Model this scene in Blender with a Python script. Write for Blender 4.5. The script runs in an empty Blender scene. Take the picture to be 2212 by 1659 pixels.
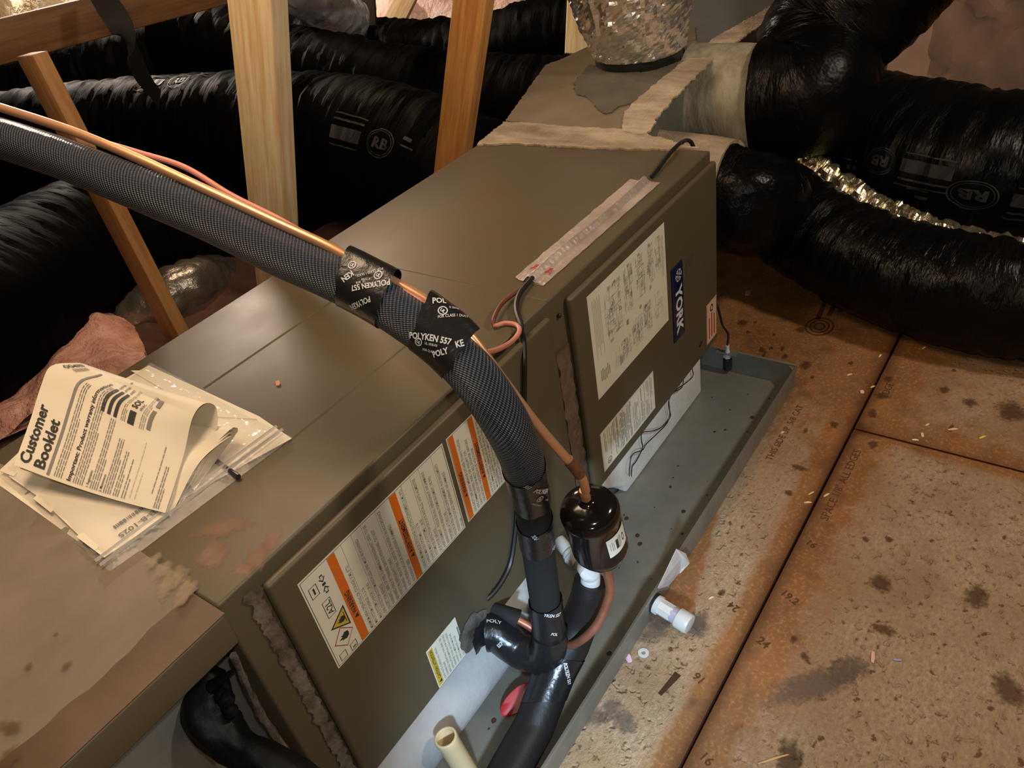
import bpy, bmesh, math, random
import numpy as np
from mathutils import Vector, Matrix, noise

random.seed(7)
C = bpy.context.scene.collection
PI = math.pi

# ------------------------------------------------------------------ camera, world, lights, exposure
CAM = Vector((-1.4266, -0.6276, 1.1763))
RX = Vector((0.5645, -0.8103, -0.1576))      # camera right
RD = Vector((-0.5600, -0.2356, -0.7943))     # camera down
RF = Vector((0.6064, 0.5366, -0.5868))       # camera forward
FPX, CX, CY = 1703.2, 1106.0, 829.5
cam = bpy.data.cameras.new('camera')
cam.sensor_fit = 'HORIZONTAL'; cam.sensor_width = 36.0; cam.lens = FPX / 2212.0 * 36.0
cam.clip_start = 0.02; cam.clip_end = 100
camo = bpy.data.objects.new('camera', cam); C.objects.link(camo)
m3 = Matrix((RX, -RD, -RF)).transposed()
camo.matrix_world = Matrix.Translation(CAM) @ m3.to_4x4()
bpy.context.scene.camera = camo

sc = bpy.context.scene
sc.view_settings.view_transform = 'Standard'
sc.view_settings.look = 'None'
sc.view_settings.gamma = 1.0
sc.view_settings.use_curve_mapping = False
sc.view_settings.exposure = 0.0

w = bpy.data.worlds.new('world'); sc.world = w; w.use_nodes = True
bg = w.node_tree.nodes['Background']
bg.inputs[0].default_value = (1.0, 0.72, 0.46, 1); bg.inputs[1].default_value = 0.035

def lamp(name, kind, loc, energy, color, size=0.05, target=None, spot=60, blend=0.5):
    l = bpy.data.lights.new(name, kind); l.energy = energy; l.color = color
    if kind == 'AREA':
        l.size = size
    else:
        l.shadow_soft_size = size
    if kind == 'SPOT':
        l.spot_size = math.radians(spot); l.spot_blend = blend
    o = bpy.data.objects.new(name, l); C.objects.link(o); o.location = loc
    if target is not None:
        o.rotation_euler = (Vector(target) - Vector(loc)).to_track_quat('-Z', 'Y').to_euler()
    return o

# torch by the camera, warm work bulb over the unit, cool spot from the low left, bulb at the back
lamp('phone_torch', 'POINT', CAM + RX * 0.02 - RD * 0.07, 10.5, (1.0, 0.95, 0.86), 0.012)
lamp('work_bulb', 'POINT', (-0.95, 0.42, 1.82), 46, (1.0, 0.72, 0.46), 0.30)
lamp('front_fill', 'POINT', (0.15, -1.75, 2.30), 92, (1.0, 0.86, 0.68), 0.12)  # unseen fill lamp, added to brighten the front panels and the floor
lamp('middle_bulb', 'POINT', (0.70, 2.15, 1.80), 50, (1.0, 0.72, 0.46), 0.08)
lamp('rear_bulb', 'POINT', (0.95, 4.2, 1.75), 240, (1.0, 0.84, 0.70), 0.08)
lamp('second_torch', 'SPOT', (-1.50, -0.62, 0.62), 52, (0.58, 0.78, 1.0), 0.03, (-0.78, -0.12, 0.03), 46, 0.95)

# ------------------------------------------------------------------ helpers
def at(x, y, d):
    """point seen in direction (x, y) of the 2212 x 1659 photo at depth d"""
    return CAM + (RX * ((x - CX) / FPX) + RD * ((y - CY) / FPX) + RF) * d
def _ray(x, y): return RX * ((x - CX) / FPX) + RD * ((y - CY) / FPX) + RF
def onz(x, y, z): r = _ray(x, y); return CAM + r * ((z - CAM.z) / r.z)
def ony(x, y, yy): r = _ray(x, y); return CAM + r * ((yy - CAM.y) / r.y)
def onx(x, y, xx): r = _ray(x, y); return CAM + r * ((xx - CAM.x) / r.x)

def lin(c):
    return tuple(((v / 255) / 12.92 if v / 255 <= 0.04045 else ((v / 255 + 0.055) / 1.055) ** 2.4) for v in c)

def V(*a): return Vector(a)

_mats = {}
def mat(name, col, rough=0.6, metal=0.0, spec=0.5, var=None, vscale=8.0, vstretch=(1, 1, 1), vdet=5, vlo=0.35, vhi=0.65,
        bump=0.0, bscale=60.0, bstretch=(1, 1, 1), bdist=0.002, coords='Object', rvar=0.0, alpha=1.0, sheen=0.0, trans=0.0):
    if name in _mats: return _mats[name]
    m = bpy.data.materials.new(name); m.use_nodes = True; _mats[name] = m
    nt = m.node_tree; N = nt.nodes; L = nt.links
    b = N['Principled BSDF']
    b.inputs['Base Color'].default_value = (*col, 1); b.inputs['Roughness'].default_value = rough
    b.inputs['Metallic'].default_value = metal; b.inputs['Specular IOR Level'].default_value = spec
    b.inputs['Alpha'].default_value = alpha
    b.inputs['Transmission Weight'].default_value = trans
    if sheen: b.inputs['Sheen Weight'].default_value = sheen
    tc = N.new('ShaderNodeTexCoord')
    def nz(scale, stretch, det):
        mp = N.new('ShaderNodeMapping'); mp.inputs['Scale'].default_value = stretch
        L.new(tc.outputs[coords], mp.inputs['Vector'])
        t = N.new('ShaderNodeTexNoise'); t.inputs['Scale'].default_value = scale; t.inputs['Detail'].default_value = det
        t.inputs['Roughness'].default_value = 0.6
        L.new(mp.outputs[0], t.inputs['Vector']); return t
    if var is not None or rvar:
        t = nz(vscale, vstretch, vdet)
        r = N.new('ShaderNodeMapRange'); r.inputs['From Min'].default_value = vlo; r.inputs['From Max'].default_value = vhi
        L.new(t.outputs['Fac'], r.inputs['Value'])
        if var is not None:
            mx = N.new('ShaderNodeMix'); mx.data_type = 'RGBA'
            mx.inputs['A'].default_value = (*col, 1); mx.inputs['B'].default_value = (*var, 1)
            L.new(r.outputs[0], mx.inputs['Factor']); L.new(mx.outputs['Result'], b.inputs['Base Color'])
        if rvar:
            rr = N.new('ShaderNodeMapRange'); rr.inputs['To Min'].default_value = rough; rr.inputs['To Max'].default_value = rough + rvar
            L.new(r.outputs[0], rr.inputs['Value']); L.new(rr.outputs[0], b.inputs['Roughness'])
    if bump:
        t2 = nz(bscale, bstretch, 4)
        bp = N.new('ShaderNodeBump'); bp.inputs['Strength'].default_value = bump; bp.inputs['Distance'].default_value = bdist
        L.new(t2.outputs['Fac'], bp.inputs['Height']); L.new(bp.outputs[0], b.inputs['Normal'])
    return m

class MB:
    """collects shapes and links them as one mesh object"""
    def __init__(s): s.v = []; s.f = []; s.m = []; s.uv = {}
    def add(s, vs, fs, mi=0, uvs=None):
        o = len(s.v); s.v.extend([tuple(p) for p in vs])
        for k, f in enumerate(fs):
            if uvs is not None: s.uv[len(s.f)] = [uvs[i] for i in f]
            s.f.append([i + o for i in f]); s.m.append(mi)
        return s
    def box(s, lo, hi, mi=0):
        x0, y0, z0 = lo; x1, y1, z1 = hi
        return s.add([(x0,y0,z0),(x1,y0,z0),(x1,y1,z0),(x0,y1,z0),(x0,y0,z1),(x1,y0,z1),(x1,y1,z1),(x0,y1,z1)],
                     [(0,3,2,1),(4,5,6,7),(0,1,5,4),(1,2,6,5),(2,3,7,6),(3,0,4,7)], mi)
    def beam(s, a, b, wdir, w, h, mi=0):
        """bar from a to b, w wide along wdir and h thick across"""
        a = Vector(a); b = Vector(b); d = (b - a).normalized(); wd = Vector(wdir); wd = (wd - d * wd.dot(d)).normalized(); hd = d.cross(wd)
        vs = []
        for p in (a, b):
            for i, j in ((-1,-1),(1,-1),(1,1),(-1,1)):
                vs.append(p + wd * (i * w / 2) + hd * (j * h / 2))
        return s.add(vs, [(3,2,1,0),(4,5,6,7),(0,1,5,4),(1,2,6,5),(2,3,7,6),(3,0,4,7)], mi)
    def prism(s, poly, z0, z1, mi=0):
        n = len(poly)
        vs = [(x, y, z0) for x, y in poly] + [(x, y, z1) for x, y in poly]
        return s.add(vs, [tuple(range(n - 1, -1, -1)), tuple(range(n, 2 * n))] + [(i, (i + 1) % n, n + (i + 1) % n, n + i) for i in range(n)], mi)
    def slab(s, pts, t, mi=0):
        """flat polygon in space thickened by t along its normal"""
        pts = [Vector(p) for p in pts]
        nrm = Vector((0, 0, 0))
        for i in range(1, len(pts) - 1): nrm += (pts[i] - pts[0]).cross(pts[i + 1] - pts[0])
        nrm.normalize(); n = len(pts)
        vs = pts + [p + nrm * t for p in pts]
        return s.add(vs, [tuple(range(n - 1, -1, -1)), tuple(range(n, 2 * n))] + [(i, (i + 1) % n, n + (i + 1) % n, n + i) for i in range(n)], mi)
    def lathe(s, prof, M, n=32, mi=0, cap=True):
        vs = []; fs = []
        for r, z in prof:
            for k in range(n):
                a = 2 * PI * k / n; vs.append(M @ Vector((r * math.cos(a), r * math.sin(a), z)))
        for i in range(len(prof) - 1):
            for k in range(n):
                k2 = (k + 1) % n; fs.append((i*n+k, i*n+k2, (i+1)*n+k2, (i+1)*n+k))
        if cap:
            fs.append(tuple(range(n - 1, -1, -1))); q = (len(prof) - 1) * n; fs.append(tuple(range(q, q + n)))
        return s.add(vs, fs, mi)
    def grid(s, fn, nu, nv, mi=0):
        vs = []; uv = []
        for i in range(nu + 1):
            for j in range(nv + 1):
                vs.append(fn(i / nu, j / nv)); uv.append((i / nu, j / nv))
        fs = [(i*(nv+1)+j, (i+1)*(nv+1)+j, (i+1)*(nv+1)+j+1, i*(nv+1)+j+1) for i in range(nu) for j in range(nv)]
        return s.add(vs, fs, mi, uv)
    def text(s, string, warp, size, mi=0, bold=0.0, align='LEFT', spacing=1.0, squeeze=1.0):
        vs, fs = text_mesh(string, bold, align, spacing)
        return s.add([warp(x * size * squeeze, y * size) for x, y in vs], fs, mi)
    def build(s, name, mats, parent=None, smooth=True, angle=35):
        me = bpy.data.meshes.new(name); me.from_pydata(s.v, [], s.f)
        if not isinstance(mats, (list, tuple)): mats = [mats]
        for m in mats: me.materials.append(m)
        me.polygons.foreach_set('material_index', s.m)
        if s.uv:
            ul = me.uv_layers.new(name='UVMap')
            for p in me.polygons:
                u = s.uv.get(p.index)
                if u:
                    for li, c in zip(p.loop_indices, u): ul.data[li].uv = c
        me.update()
        o = bpy.data.objects.new(name, me); C.objects.link(o)
        if smooth:
            me.shade_smooth(); me.set_sharp_from_angle(angle=math.radians(angle))
        if parent is not None:
            o.parent = parent
            o.matrix_parent_inverse = parent.matrix_world.inverted() if parent.matrix_world != Matrix.Identity(4) else Matrix.Identity(4)
        return o

_tc = {}
def text_mesh(string, bold, align, spacing):
    k = (string, bold, align, spacing)
    if k in _tc: return _tc[k]
    cu = bpy.data.curves.new('t', 'FONT'); cu.body = string; cu.size = 1.0; cu.offset = bold; cu.resolution_u = 2
    cu.align_x = align; cu.space_character = spacing
    o = bpy.data.objects.new('t', cu)
    me = bpy.data.meshes.new_from_object(o)
    vs = [(v.co.x, v.co.y) for v in me.vertices]; fs = [tuple(p.vertices) for p in me.polygons]
    bpy.data.objects.remove(o); bpy.data.curves.remove(cu); bpy.data.meshes.remove(me)
    _tc[k] = (vs, fs); return _tc[k]

def plane(o, u, v, n=None, off=0.0):
    o = Vector(o); u = Vector(u).normalized(); v = Vector(v); v = (v - u * v.dot(u)).normalized(); n = u.cross(v) if n is None else Vector(n)
    return lambda x, y: o + u * x + v * y + n * off

def bevel(o, width, seg=2, angle=40):
    bm = bmesh.new(); bm.from_mesh(o.data)
    es = [e for e in bm.edges if len(e.link_faces) == 2 and e.calc_face_angle(0) > math.radians(angle)]
    bmesh.ops.bevel(bm, geom=es, offset=width, segments=seg, affect='EDGES', profile=0.5)
    bm.to_mesh(o.data); bm.free(); o.data.shade_smooth(); o.data.set_sharp_from_angle(angle=math.radians(50)); return o

def tag(o, label, cat, group=None, kind=None):
    if label: o['label'] = label
    if cat: o['category'] = cat
    if group: o['group'] = group
    if kind: o['kind'] = kind
    return o
def thing(name, label, cat, loc=(0, 0, 0), group=None):
    o = bpy.data.objects.new(name, None); o.empty_display_size = 0.05; C.objects.link(o)
    o.location = loc; o.matrix_world = Matrix.Translation(Vector(loc))
    return tag(o, label, cat, group)

class Tube:
    """smooth path with frames; P(s, a, r) is a point at length s, angle a, distance r from the axis"""
    def __init__(s, pts, up=(0, 0, 1), step=0.01):
        pts = [Vector(p) for p in pts]
        q = [pts[0] * 2 - pts[1]] + pts + [pts[-1] * 2 - pts[-2]]
        out = []
        for i in range(1, len(q) - 2):
            p0, p1, p2, p3 = q[i-1], q[i], q[i+1], q[i+2]
            n = max(3, int((p2 - p1).length / step))
            for k in range(n):
                t = k / n
                out.append(0.5 * ((2*p1) + (p2-p0)*t + (2*p0-5*p1+4*p2-p3)*t*t + (3*p1-p0-3*p2+p3)*t**3))
        out.append(pts[-1]); s.p = out
        s.s = [0.0]
        for a, b in zip(out, out[1:]): s.s.append(s.s[-1] + (b - a).length)
        s.L = s.s[-1]; s.fr = []
        T = (out[1] - out[0]).normalized(); n = Vector(up); n = n - T * n.dot(T)
        if n.length < 1e-4: n = T.orthogonal()
        n.normalize()
        for i in range(len(out)):
            a = out[max(0, i-1)]; b = out[min(len(out)-1, i+1)]; T = (b - a).normalized()
            n = (n - T * n.dot(T)).normalized(); s.fr.append((T, n.copy(), T.cross(n)))
    def frame(s, l):
        l = min(max(l, 0), s.L); i = int(np.searchsorted(s.s, l)); i = min(max(i, 1), len(s.p) - 1)
        t = (l - s.s[i-1]) / max(1e-9, s.s[i] - s.s[i-1])
        c = s.p[i-1].lerp(s.p[i], t); f0 = s.fr[i-1]; f1 = s.fr[i]
        return c, f0[0].lerp(f1[0], t), f0[1].lerp(f1[1], t).normalized(), f0[2].lerp(f1[2], t).normalized()
    def P(s, l, a, r):
        c, T, n, b = s.frame(l); return c + (n * math.cos(a) + b * math.sin(a)) * r
    def near(s, p):
        p = Vector(p); i = min(range(len(s.p)), key=lambda k: (s.p[k] - p).length); return s.s[i]
    def angle_to(s, l, p):
        c, T, n, b = s.frame(l); d = Vector(p) - c; return math.atan2(d.dot(b), d.dot(n))
    def mesh(s, mb, r, n=20, l0=0.0, l1=None, ds=0.01, mi=0, cap=True, skew=None):
        l1 = s.L if l1 is None else l1; m = max(2, int((l1 - l0) / ds)); rr = r if callable(r) else (lambda l, a: r)
        vs = []; uv = []
        for i in range(m + 1):
            for k in range(n + 1):
                a = 2 * PI * k / n; e0 = e1 = 0
                if skew: e0, e1 = skew(a)
                l = (l0 + e0) + ((l1 + e1) - (l0 + e0)) * i / m
                vs.append(s.P(l, a % (2*PI), rr(l, a % (2*PI)))); uv.append((l, k / n))
        w_ = n + 1
        fs = [(i*w_+k, i*w_+k+1, (i+1)*w_+k+1, (i+1)*w_+k) for i in range(m) for k in range(n)]
        # weld the seam by sharing the first column
        remap = {i*w_+n: i*w_ for i in range(m + 1)}
        fu = [[uv[j] for j in f] for f in fs]; fs = [tuple(remap.get(j, j) for j in f) for f in fs]
        base = len(s_ := mb.v); off = len(mb.v); mb.v.extend([tuple(p) for p in vs])
        for f, u in zip(fs, fu):
            mb.uv[len(mb.f)] = u; mb.f.append([j + off for j in f]); mb.m.append(mi)
        if cap:
            mb.f.append([off + k for k in range(n)][::-1]); mb.m.append(mi)
            mb.f.append([off + m*w_ + k for k in range(n)]); mb.m.append(mi)
        return mb
    def warp(s, l0, a0, r, dirl=1.0, rot=0.0, dr=0.0006):
        """flat (x, y) -> tube surface; x runs along +l turned by rot"""
        cr, sr = math.cos(rot), math.sin(rot)
        rr = r if callable(r) else (lambda l, a: r)
        def f(x, y):
            x, y = x * cr - y * sr, x * sr + y * cr
            l = l0 + x; R0 = rr(l, a0 % (2*PI)); a = a0 - y / R0
            return s.P(l, a, rr(l, a % (2*PI)) + dr)
        return f

def nz3(x, y, z): return noise.noise(Vector((x, y, z)))

# ------------------------------------------------------------------ materials
M_woodshade = mat('shaded_pine', lin((112, 78, 44)), 0.65, var=lin((90, 60, 32)), vscale=6, vstretch=(14, 14, 1), vdet=6, bump=0.2, bscale=40, bstretch=(10, 10, 1))  # pine darkened to paint in the shade on the header board
M_wood = mat('pine', lin((232, 212, 172)), 0.6, var=lin((208, 172, 120)), vscale=6, vstretch=(14, 14, 1), vdet=6, bump=0.25, bscale=40, bstretch=(10, 10, 1))
M_woodx = mat('pine_long', lin((200, 152, 92)), 0.6, var=lin((170, 116, 58)), vscale=6, vstretch=(1, 14, 14), vdet=6, bump=0.2, bscale=40, bstretch=(1, 10, 10))
M_cab = mat('taupe_enamel', lin((94, 83, 63)), 0.44, spec=0.5, var=lin((88, 78, 60)), vscale=3, rvar=0.12, bump=0.04, bscale=300)
M_pan = mat('galvanised', (0.29, 0.275, 0.235), 0.40, metal=0.45, var=(0.22, 0.21, 0.17), vscale=14, vdet=7, rvar=0.2, bump=0.05, bscale=40)
M_galv = mat('duct_sheet', (0.30, 0.30, 0.29), 0.45, metal=0.6, var=(0.22, 0.22, 0.21), vscale=6, rvar=0.15)
M_mastic = mat('duct_mastic', lin((196, 176, 150)), 0.75, var=lin((158, 138, 114)), vscale=10, vstretch=(3, 1.2, 2), vdet=8, bump=0.6, bscale=35, bstretch=(1, 5, 2), bdist=0.006)
M_masticg = mat('grey_mastic', lin((98, 92, 78)), 0.7, var=lin((82, 77, 66)), vscale=9, vdet=8, bump=0.5, bscale=30, bdist=0.006)
M_masticpale = mat('pale_mastic', lin((180, 172, 152)), 0.75, var=lin((132, 120, 100)), vscale=6, vstretch=(3, 3, 1), vdet=6, bump=0.5, bscale=14, bstretch=(4, 4, 1), bdist=0.008)
M_coat = mat('plenum_coating', lin((132, 118, 96)), 0.6, var=lin((108, 95, 76)), vscale=4, vstretch=(1, 1.5, 1), vdet=7, vlo=0.38, vhi=0.72, bump=0.25, bscale=16, bstretch=(1, 3, 1), bdist=0.004)
M_strip = mat('brown_sealed_strip', lin((100, 78, 58)), 0.55, var=lin((84, 64, 46)), vscale=10, bump=0.15, bscale=60)
M_black = mat('black_jacket', (0.0016, 0.0014, 0.0016), 0.24, spec=0.16, var=(0.0032, 0.0024, 0.0020), vscale=3, rvar=0.25, bump=0.8, bscale=40, bstretch=(1, 0.2, 1), bdist=0.012, coords='UV')
M_black2 = mat('dull_black_jacket', (0.0009, 0.0008, 0.0009), 0.5, spec=0.03, var=(0.0020, 0.0015, 0.0012), vscale=3, rvar=0.2, bump=0.5, bscale=36, bstretch=(1, 0.2, 1), bdist=0.012, coords='UV')
M_rubber = mat('rubber_foam', (0.016, 0.016, 0.017), 0.75, spec=0.3, bump=0.3, bscale=350, bdist=0.001)
M_tape = mat('black_tape', (0.012, 0.012, 0.013), 0.27, spec=0.5, bump=0.5, bscale=70, bstretch=(1, 1, 1), bdist=0.002)
M_print = mat('white_print', (0.62, 0.62, 0.62), 0.6)
M_ductprint = mat('grey_duct_print', (0.014, 0.0135, 0.014), 0.6)
M_copper = mat('copper', (0.86, 0.46, 0.25), 0.30, metal=0.6, var=(0.76, 0.38, 0.19), vscale=9, vdet=5, rvar=0.15, bump=0.04, bscale=60)
M_copperd = mat('old_copper', (0.42, 0.17, 0.10), 0.45, metal=0.6, var=(0.30, 0.12, 0.07), vscale=25)
M_foilg = mat('gold_foil', (0.92, 0.80, 0.58), 0.24, metal=0.95, bump=0.4, bscale=60, bdist=0.006)
M_foil = mat('crinkled_foil', (0.95, 0.92, 0.88), 0.27, metal=0.92, bump=0.45, bscale=40, bdist=0.006)
M_foilt = mat('foil_tape', (0.70, 0.60, 0.54), 0.40, metal=0.55, var=(0.50, 0.40, 0.36), vscale=12, bump=0.5, bscale=45, bstretch=(1, 3, 1), bdist=0.003)
M_white = mat('white_pvc', (0.64, 0.64, 0.62), 0.35, spec=0.5)
M_cream = mat('cream_pvc', lin((226, 204, 160)), 0.45)
M_foam = mat('polystyrene', (0.72, 0.68, 0.63), 0.85, var=(0.64, 0.59, 0.53), vscale=22, bump=0.4, bscale=170, bdist=0.003)
M_enam = mat('black_enamel', (0.008, 0.007, 0.007), 0.12, spec=0.6)
M_paper = mat('label_paper', lin((240, 234, 216)), 0.55, var=lin((232, 224, 204)), vscale=8)
M_paperw = mat('page_paper', lin((244, 232, 208)), 0.7, var=lin((236, 222, 196)), vscale=5)
M_ink = mat('black_ink', (0.035, 0.033, 0.03), 0.7)
M_inkg = mat('grey_ink', (0.24, 0.23, 0.20), 0.7)
M_inkl = mat('light_ink', (0.40, 0.38, 0.34), 0.7)
M_orange = mat('orange_ink', lin((226, 112, 20)), 0.5)
M_yellow = mat('yellow_ink', lin((214, 182, 60)), 0.5)
M_redink = mat('red_ink', lin((176, 48, 44)), 0.5)
M_navy = mat('navy_badge', (0.008, 0.009, 0.035), 0.25, var=(0.012, 0.015, 0.09), vscale=6)
M_redp = mat('red_plastic', (0.45, 0.012, 0.018), 0.4)
M_wire = mat('black_wire', (0.012, 0.011, 0.011), 0.45)
M_wirebr = mat('brown_wire', lin((104, 52, 34)), 0.5)
M_salmon = mat('salmon_wire', lin((206, 132, 116)), 0.5)
M_pink = mat('pink_fibre', lin((206, 140, 124)), 0.95, var=lin((232, 182, 160)), vscale=14, vdet=8, bump=1.0, bscale=40, bdist=0.02)
M_kraft = mat('kraft_facing', lin((142, 114, 96)), 0.8, var=lin((124, 98, 82)), vscale=3, bump=0.3, bscale=8, bdist=0.02)
M_dark = mat('dark_gap', (0.02, 0.007, 0.004), 0.9)
M_plastic = mat('clear_bag', (0.85, 0.82, 0.76), 0.12, spec=0.6, alpha=0.22, bump=0.8, bscale=18, bdist=0.006)
M_silicone = mat('grey_sealant', (0.30, 0.27, 0.24), 0.30, metal=0.5, var=(0.10, 0.085, 0.07), vscale=30, bump=0.9, bscale=50, bdist=0.004)
M_chip = mat('wood_chip', lin((236, 208, 150)), 0.7)
M_ink2 = mat('stamp_ink', lin((84, 56, 32)), 0.6); M_stainx = mat('dark_stain', lin((74, 46, 24)), 0.6, var=lin((56, 34, 18)), vscale=30)
M_wetx = mat('grey_stain', lin((122, 104, 92)), 0.6, var=lin((104, 90, 84)), vscale=40, vdet=6)

def soft_stain(name, col, var, lo=0.30, hi=0.62):
    """stain with a ragged soft edge: UV runs from the middle (0, 0) out to radius 1"""
    m = bpy.data.materials.new(name); m.use_nodes = True; nt = m.node_tree; N = nt.nodes; L = nt.links
    b = N['Principled BSDF']; b.inputs['Roughness'].default_value = 0.7
    tc = N.new('ShaderNodeTexCoord'); ln = N.new('ShaderNodeVectorMath'); ln.operation = 'LENGTH'; L.new(tc.outputs['UV'], ln.inputs[0])
    t = N.new('ShaderNodeTexNoise'); t.inputs['Scale'].default_value = 130; t.inputs['Detail'].default_value = 6; L.new(tc.outputs['Object'], t.inputs['Vector'])
    a = N.new('ShaderNodeMath'); a.operation = 'MULTIPLY_ADD'; L.new(t.outputs['Fac'], a.inputs[0]); a.inputs[1].default_value = 1.1; a.inputs[2].default_value = 0.35
    c = N.new('ShaderNodeMath'); c.operation = 'SUBTRACT'; L.new(a.outputs[0], c.inputs[0]); L.new(ln.outputs['Value'], c.inputs[1])
    r = N.new('ShaderNodeMapRange'); r.inputs['From Min'].default_value = -0.05; r.inputs['From Max'].default_value = 0.45; r.inputs['To Max'].default_value = 0.58; L.new(c.outputs[0], r.inputs['Value'])
    L.new(r.outputs[0], b.inputs['Alpha'])
    mx = N.new('ShaderNodeMix'); mx.data_type = 'RGBA'; mx.inputs['A'].default_value = (*col, 1); mx.inputs['B'].default_value = (*var, 1); L.new(t.outputs['Fac'], mx.inputs['Factor']); L.new(mx.outputs['Result'], b.inputs['Base Color'])
    return m
M_stain = soft_stain('dark_stain_soft', lin((96, 62, 34)), lin((60, 38, 20)))
M_wet = soft_stain('grey_stain_soft', lin((128, 110, 98)), lin((100, 88, 82)))
def sleeve_material():
    m = bpy.data.materials.new('mesh_sleeve'); m.use_nodes = True; nt = m.node_tree; N = nt.nodes; L = nt.links
    b = N['Principled BSDF']; b.inputs['Roughness'].default_value = 0.36; b.inputs['Specular IOR Level'].default_value = 0.6
    tc = N.new('ShaderNodeTexCoord'); sp = N.new('ShaderNodeSeparateXYZ'); L.new(tc.outputs['UV'], sp.inputs[0])
    def mth(op, a, bb=None):
        n = N.new('ShaderNodeMath'); n.operation = op
        for i, x in enumerate((a, bb)):
            if x is None: continue
            if isinstance(x, (int, float)): n.inputs[i].default_value = x
            else: L.new(x, n.inputs[i])
        return n.outputs[0]
    u = mth('MULTIPLY', sp.outputs['X'], 2 * PI / 0.0046); v = mth('MULTIPLY', sp.outputs['Y'], 2 * PI * 44)
    h = mth('MULTIPLY', mth('SINE', mth('ADD', u, mth('MULTIPLY', v, 0.5))), mth('SINE', mth('SUBTRACT', mth('MULTIPLY', v, 1.0), mth('MULTIPLY', u, 0.0))))
    r = N.new('ShaderNodeMapRange'); r.inputs['From Min'].default_value = -0.2; r.inputs['From Max'].default_value = 0.6; L.new(h, r.inputs['Value'])
    mx = N.new('ShaderNodeMix'); mx.data_type = 'RGBA'; mx.inputs['A'].default_value = (0.009, 0.009, 0.012, 1); mx.inputs['B'].default_value = (0.11, 0.14, 0.20, 1)  # blue of the cool light is put into the strand colour
    L.new(r.outputs[0], mx.inputs['Factor']); L.new(mx.outputs['Result'], b.inputs['Base Color'])
    bp = N.new('ShaderNodeBump'); bp.inputs['Strength'].default_value = 0.9; bp.inputs['Distance'].default_value = 0.0012
    L.new(h, bp.inputs['Height']); L.new(bp.outputs[0], b.inputs['Normal'])
    return m
M_sleeve = sleeve_material()

def board_material():
    """resin-glazed particle board; 'worn' marks where the glaze is gone and the pale rough chips show, cut off by a painted shadow edge"""
    m = bpy.data.materials.new('particle_board'); m.use_nodes = True; nt = m.node_tree; N = nt.nodes; L = nt.links
    b = N['Principled BSDF']
    tc = N.new('ShaderNodeTexCoord')
    def noi(scale, det=6, rough=0.6, stretch=(1, 1, 1)):
        mp = N.new('ShaderNodeMapping'); mp.inputs['Scale'].default_value = stretch; L.new(tc.outputs['Object'], mp.inputs['Vector'])
        t = N.new('ShaderNodeTexNoise'); t.inputs['Scale'].default_value = scale; t.inputs['Detail'].default_value = det; t.inputs['Roughness'].default_value = rough
        L.new(mp.outputs[0], t.inputs['Vector']); return t.outputs['Fac']
    def rng(x, a, c, lo=0.0, hi=1.0):
        r = N.new('ShaderNodeMapRange'); r.inputs['From Min'].default_value = a; r.inputs['From Max'].default_value = c
        r.inputs['To Min'].default_value = lo; r.inputs['To Max'].default_value = hi; L.new(x, r.inputs['Value']); return r.outputs[0]
    def mix(f, A, B):
        x = N.new('ShaderNodeMix'); x.data_type = 'RGBA'; L.new(f, x.inputs['Factor'])
        for k, c in (('A', A), ('B', B)):
            if isinstance(c, tuple): x.inputs[k].default_value = (*c, 1)
            else: L.new(c, x.inputs[k])
        return x.outputs['Result']
    def mth(op, a, c):
        n = N.new('ShaderNodeMath'); n.operation = op
        for i, x in enumerate((a, c)):
            if isinstance(x, (int, float)): n.inputs[i].default_value = x
            else: L.new(x, n.inputs[i])
        return n.outputs[0]
    at_ = N.new('ShaderNodeAttribute'); at_.attribute_name = 'worn'
    glaze = mix(rng(noi(7), 0.3, 0.7), lin((160, 111, 68)), lin((132, 91, 56)))
    glaze = mix(rng(noi(140, 4), 0.5, 0.75), glaze, lin((184, 138, 92)))
    glaze = mix(rng(noi(18, 5), 0.52, 0.72), glaze, lin((120, 86, 56)))
    glaze = mix(rng(at_.outputs['Fac'], -0.05, -0.8), glaze, lin((92, 58, 34)))
    glaze = mix(rng(noi(55, 3), 0.66, 0.74), glaze, lin((122, 78, 42)))
    chips = mix(rng(noi(95, 6, 0.7, (1, 1.6, 1)), 0.30, 0.72), lin((154, 128, 98)), lin((208, 184, 150)))
    chips = mix(rng(noi(6, 4), 0.40, 0.70), chips, lin((160, 130, 98)))
    chips = mix(rng(noi(62, 3), 0.60, 0.68), chips, lin((112, 84, 56)))
    wf = rng(mth('ADD', at_.outputs['Fac'], mth('MULTIPLY', mth('SUBTRACT', noi(24, 6), 0.5), 0.8)), 0.25, 0.75)
    L.new(mix(wf, glaze, chips), b.inputs['Base Color'])
    L.new(rng(wf, 0, 1, 0.42, 0.85), b.inputs['Roughness'])
    bp = N.new('ShaderNodeBump'); bp.inputs['Distance'].default_value = 0.006
    L.new(rng(wf, 0, 1, 0.10, 1.0), bp.inputs['Strength'])
    L.new(mth('ADD', noi(60, 5, 0.75, (1, 1.5, 1)), mth('MULTIPLY', rng(noi(48, 2), 0.60, 0.72), -0.8)), bp.inputs['Height']); L.new(bp.outputs[0], b.inputs['Normal'])
    return m
M_board = board_material()

# ------------------------------------------------------------------ floor: particle boards with printed stamps
floor = bpy.data.objects.new('floor', None); C.objects.link(floor); floor['kind'] = 'structure'
floor['label'] = 'attic deck of orange brown particle boards'

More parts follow.
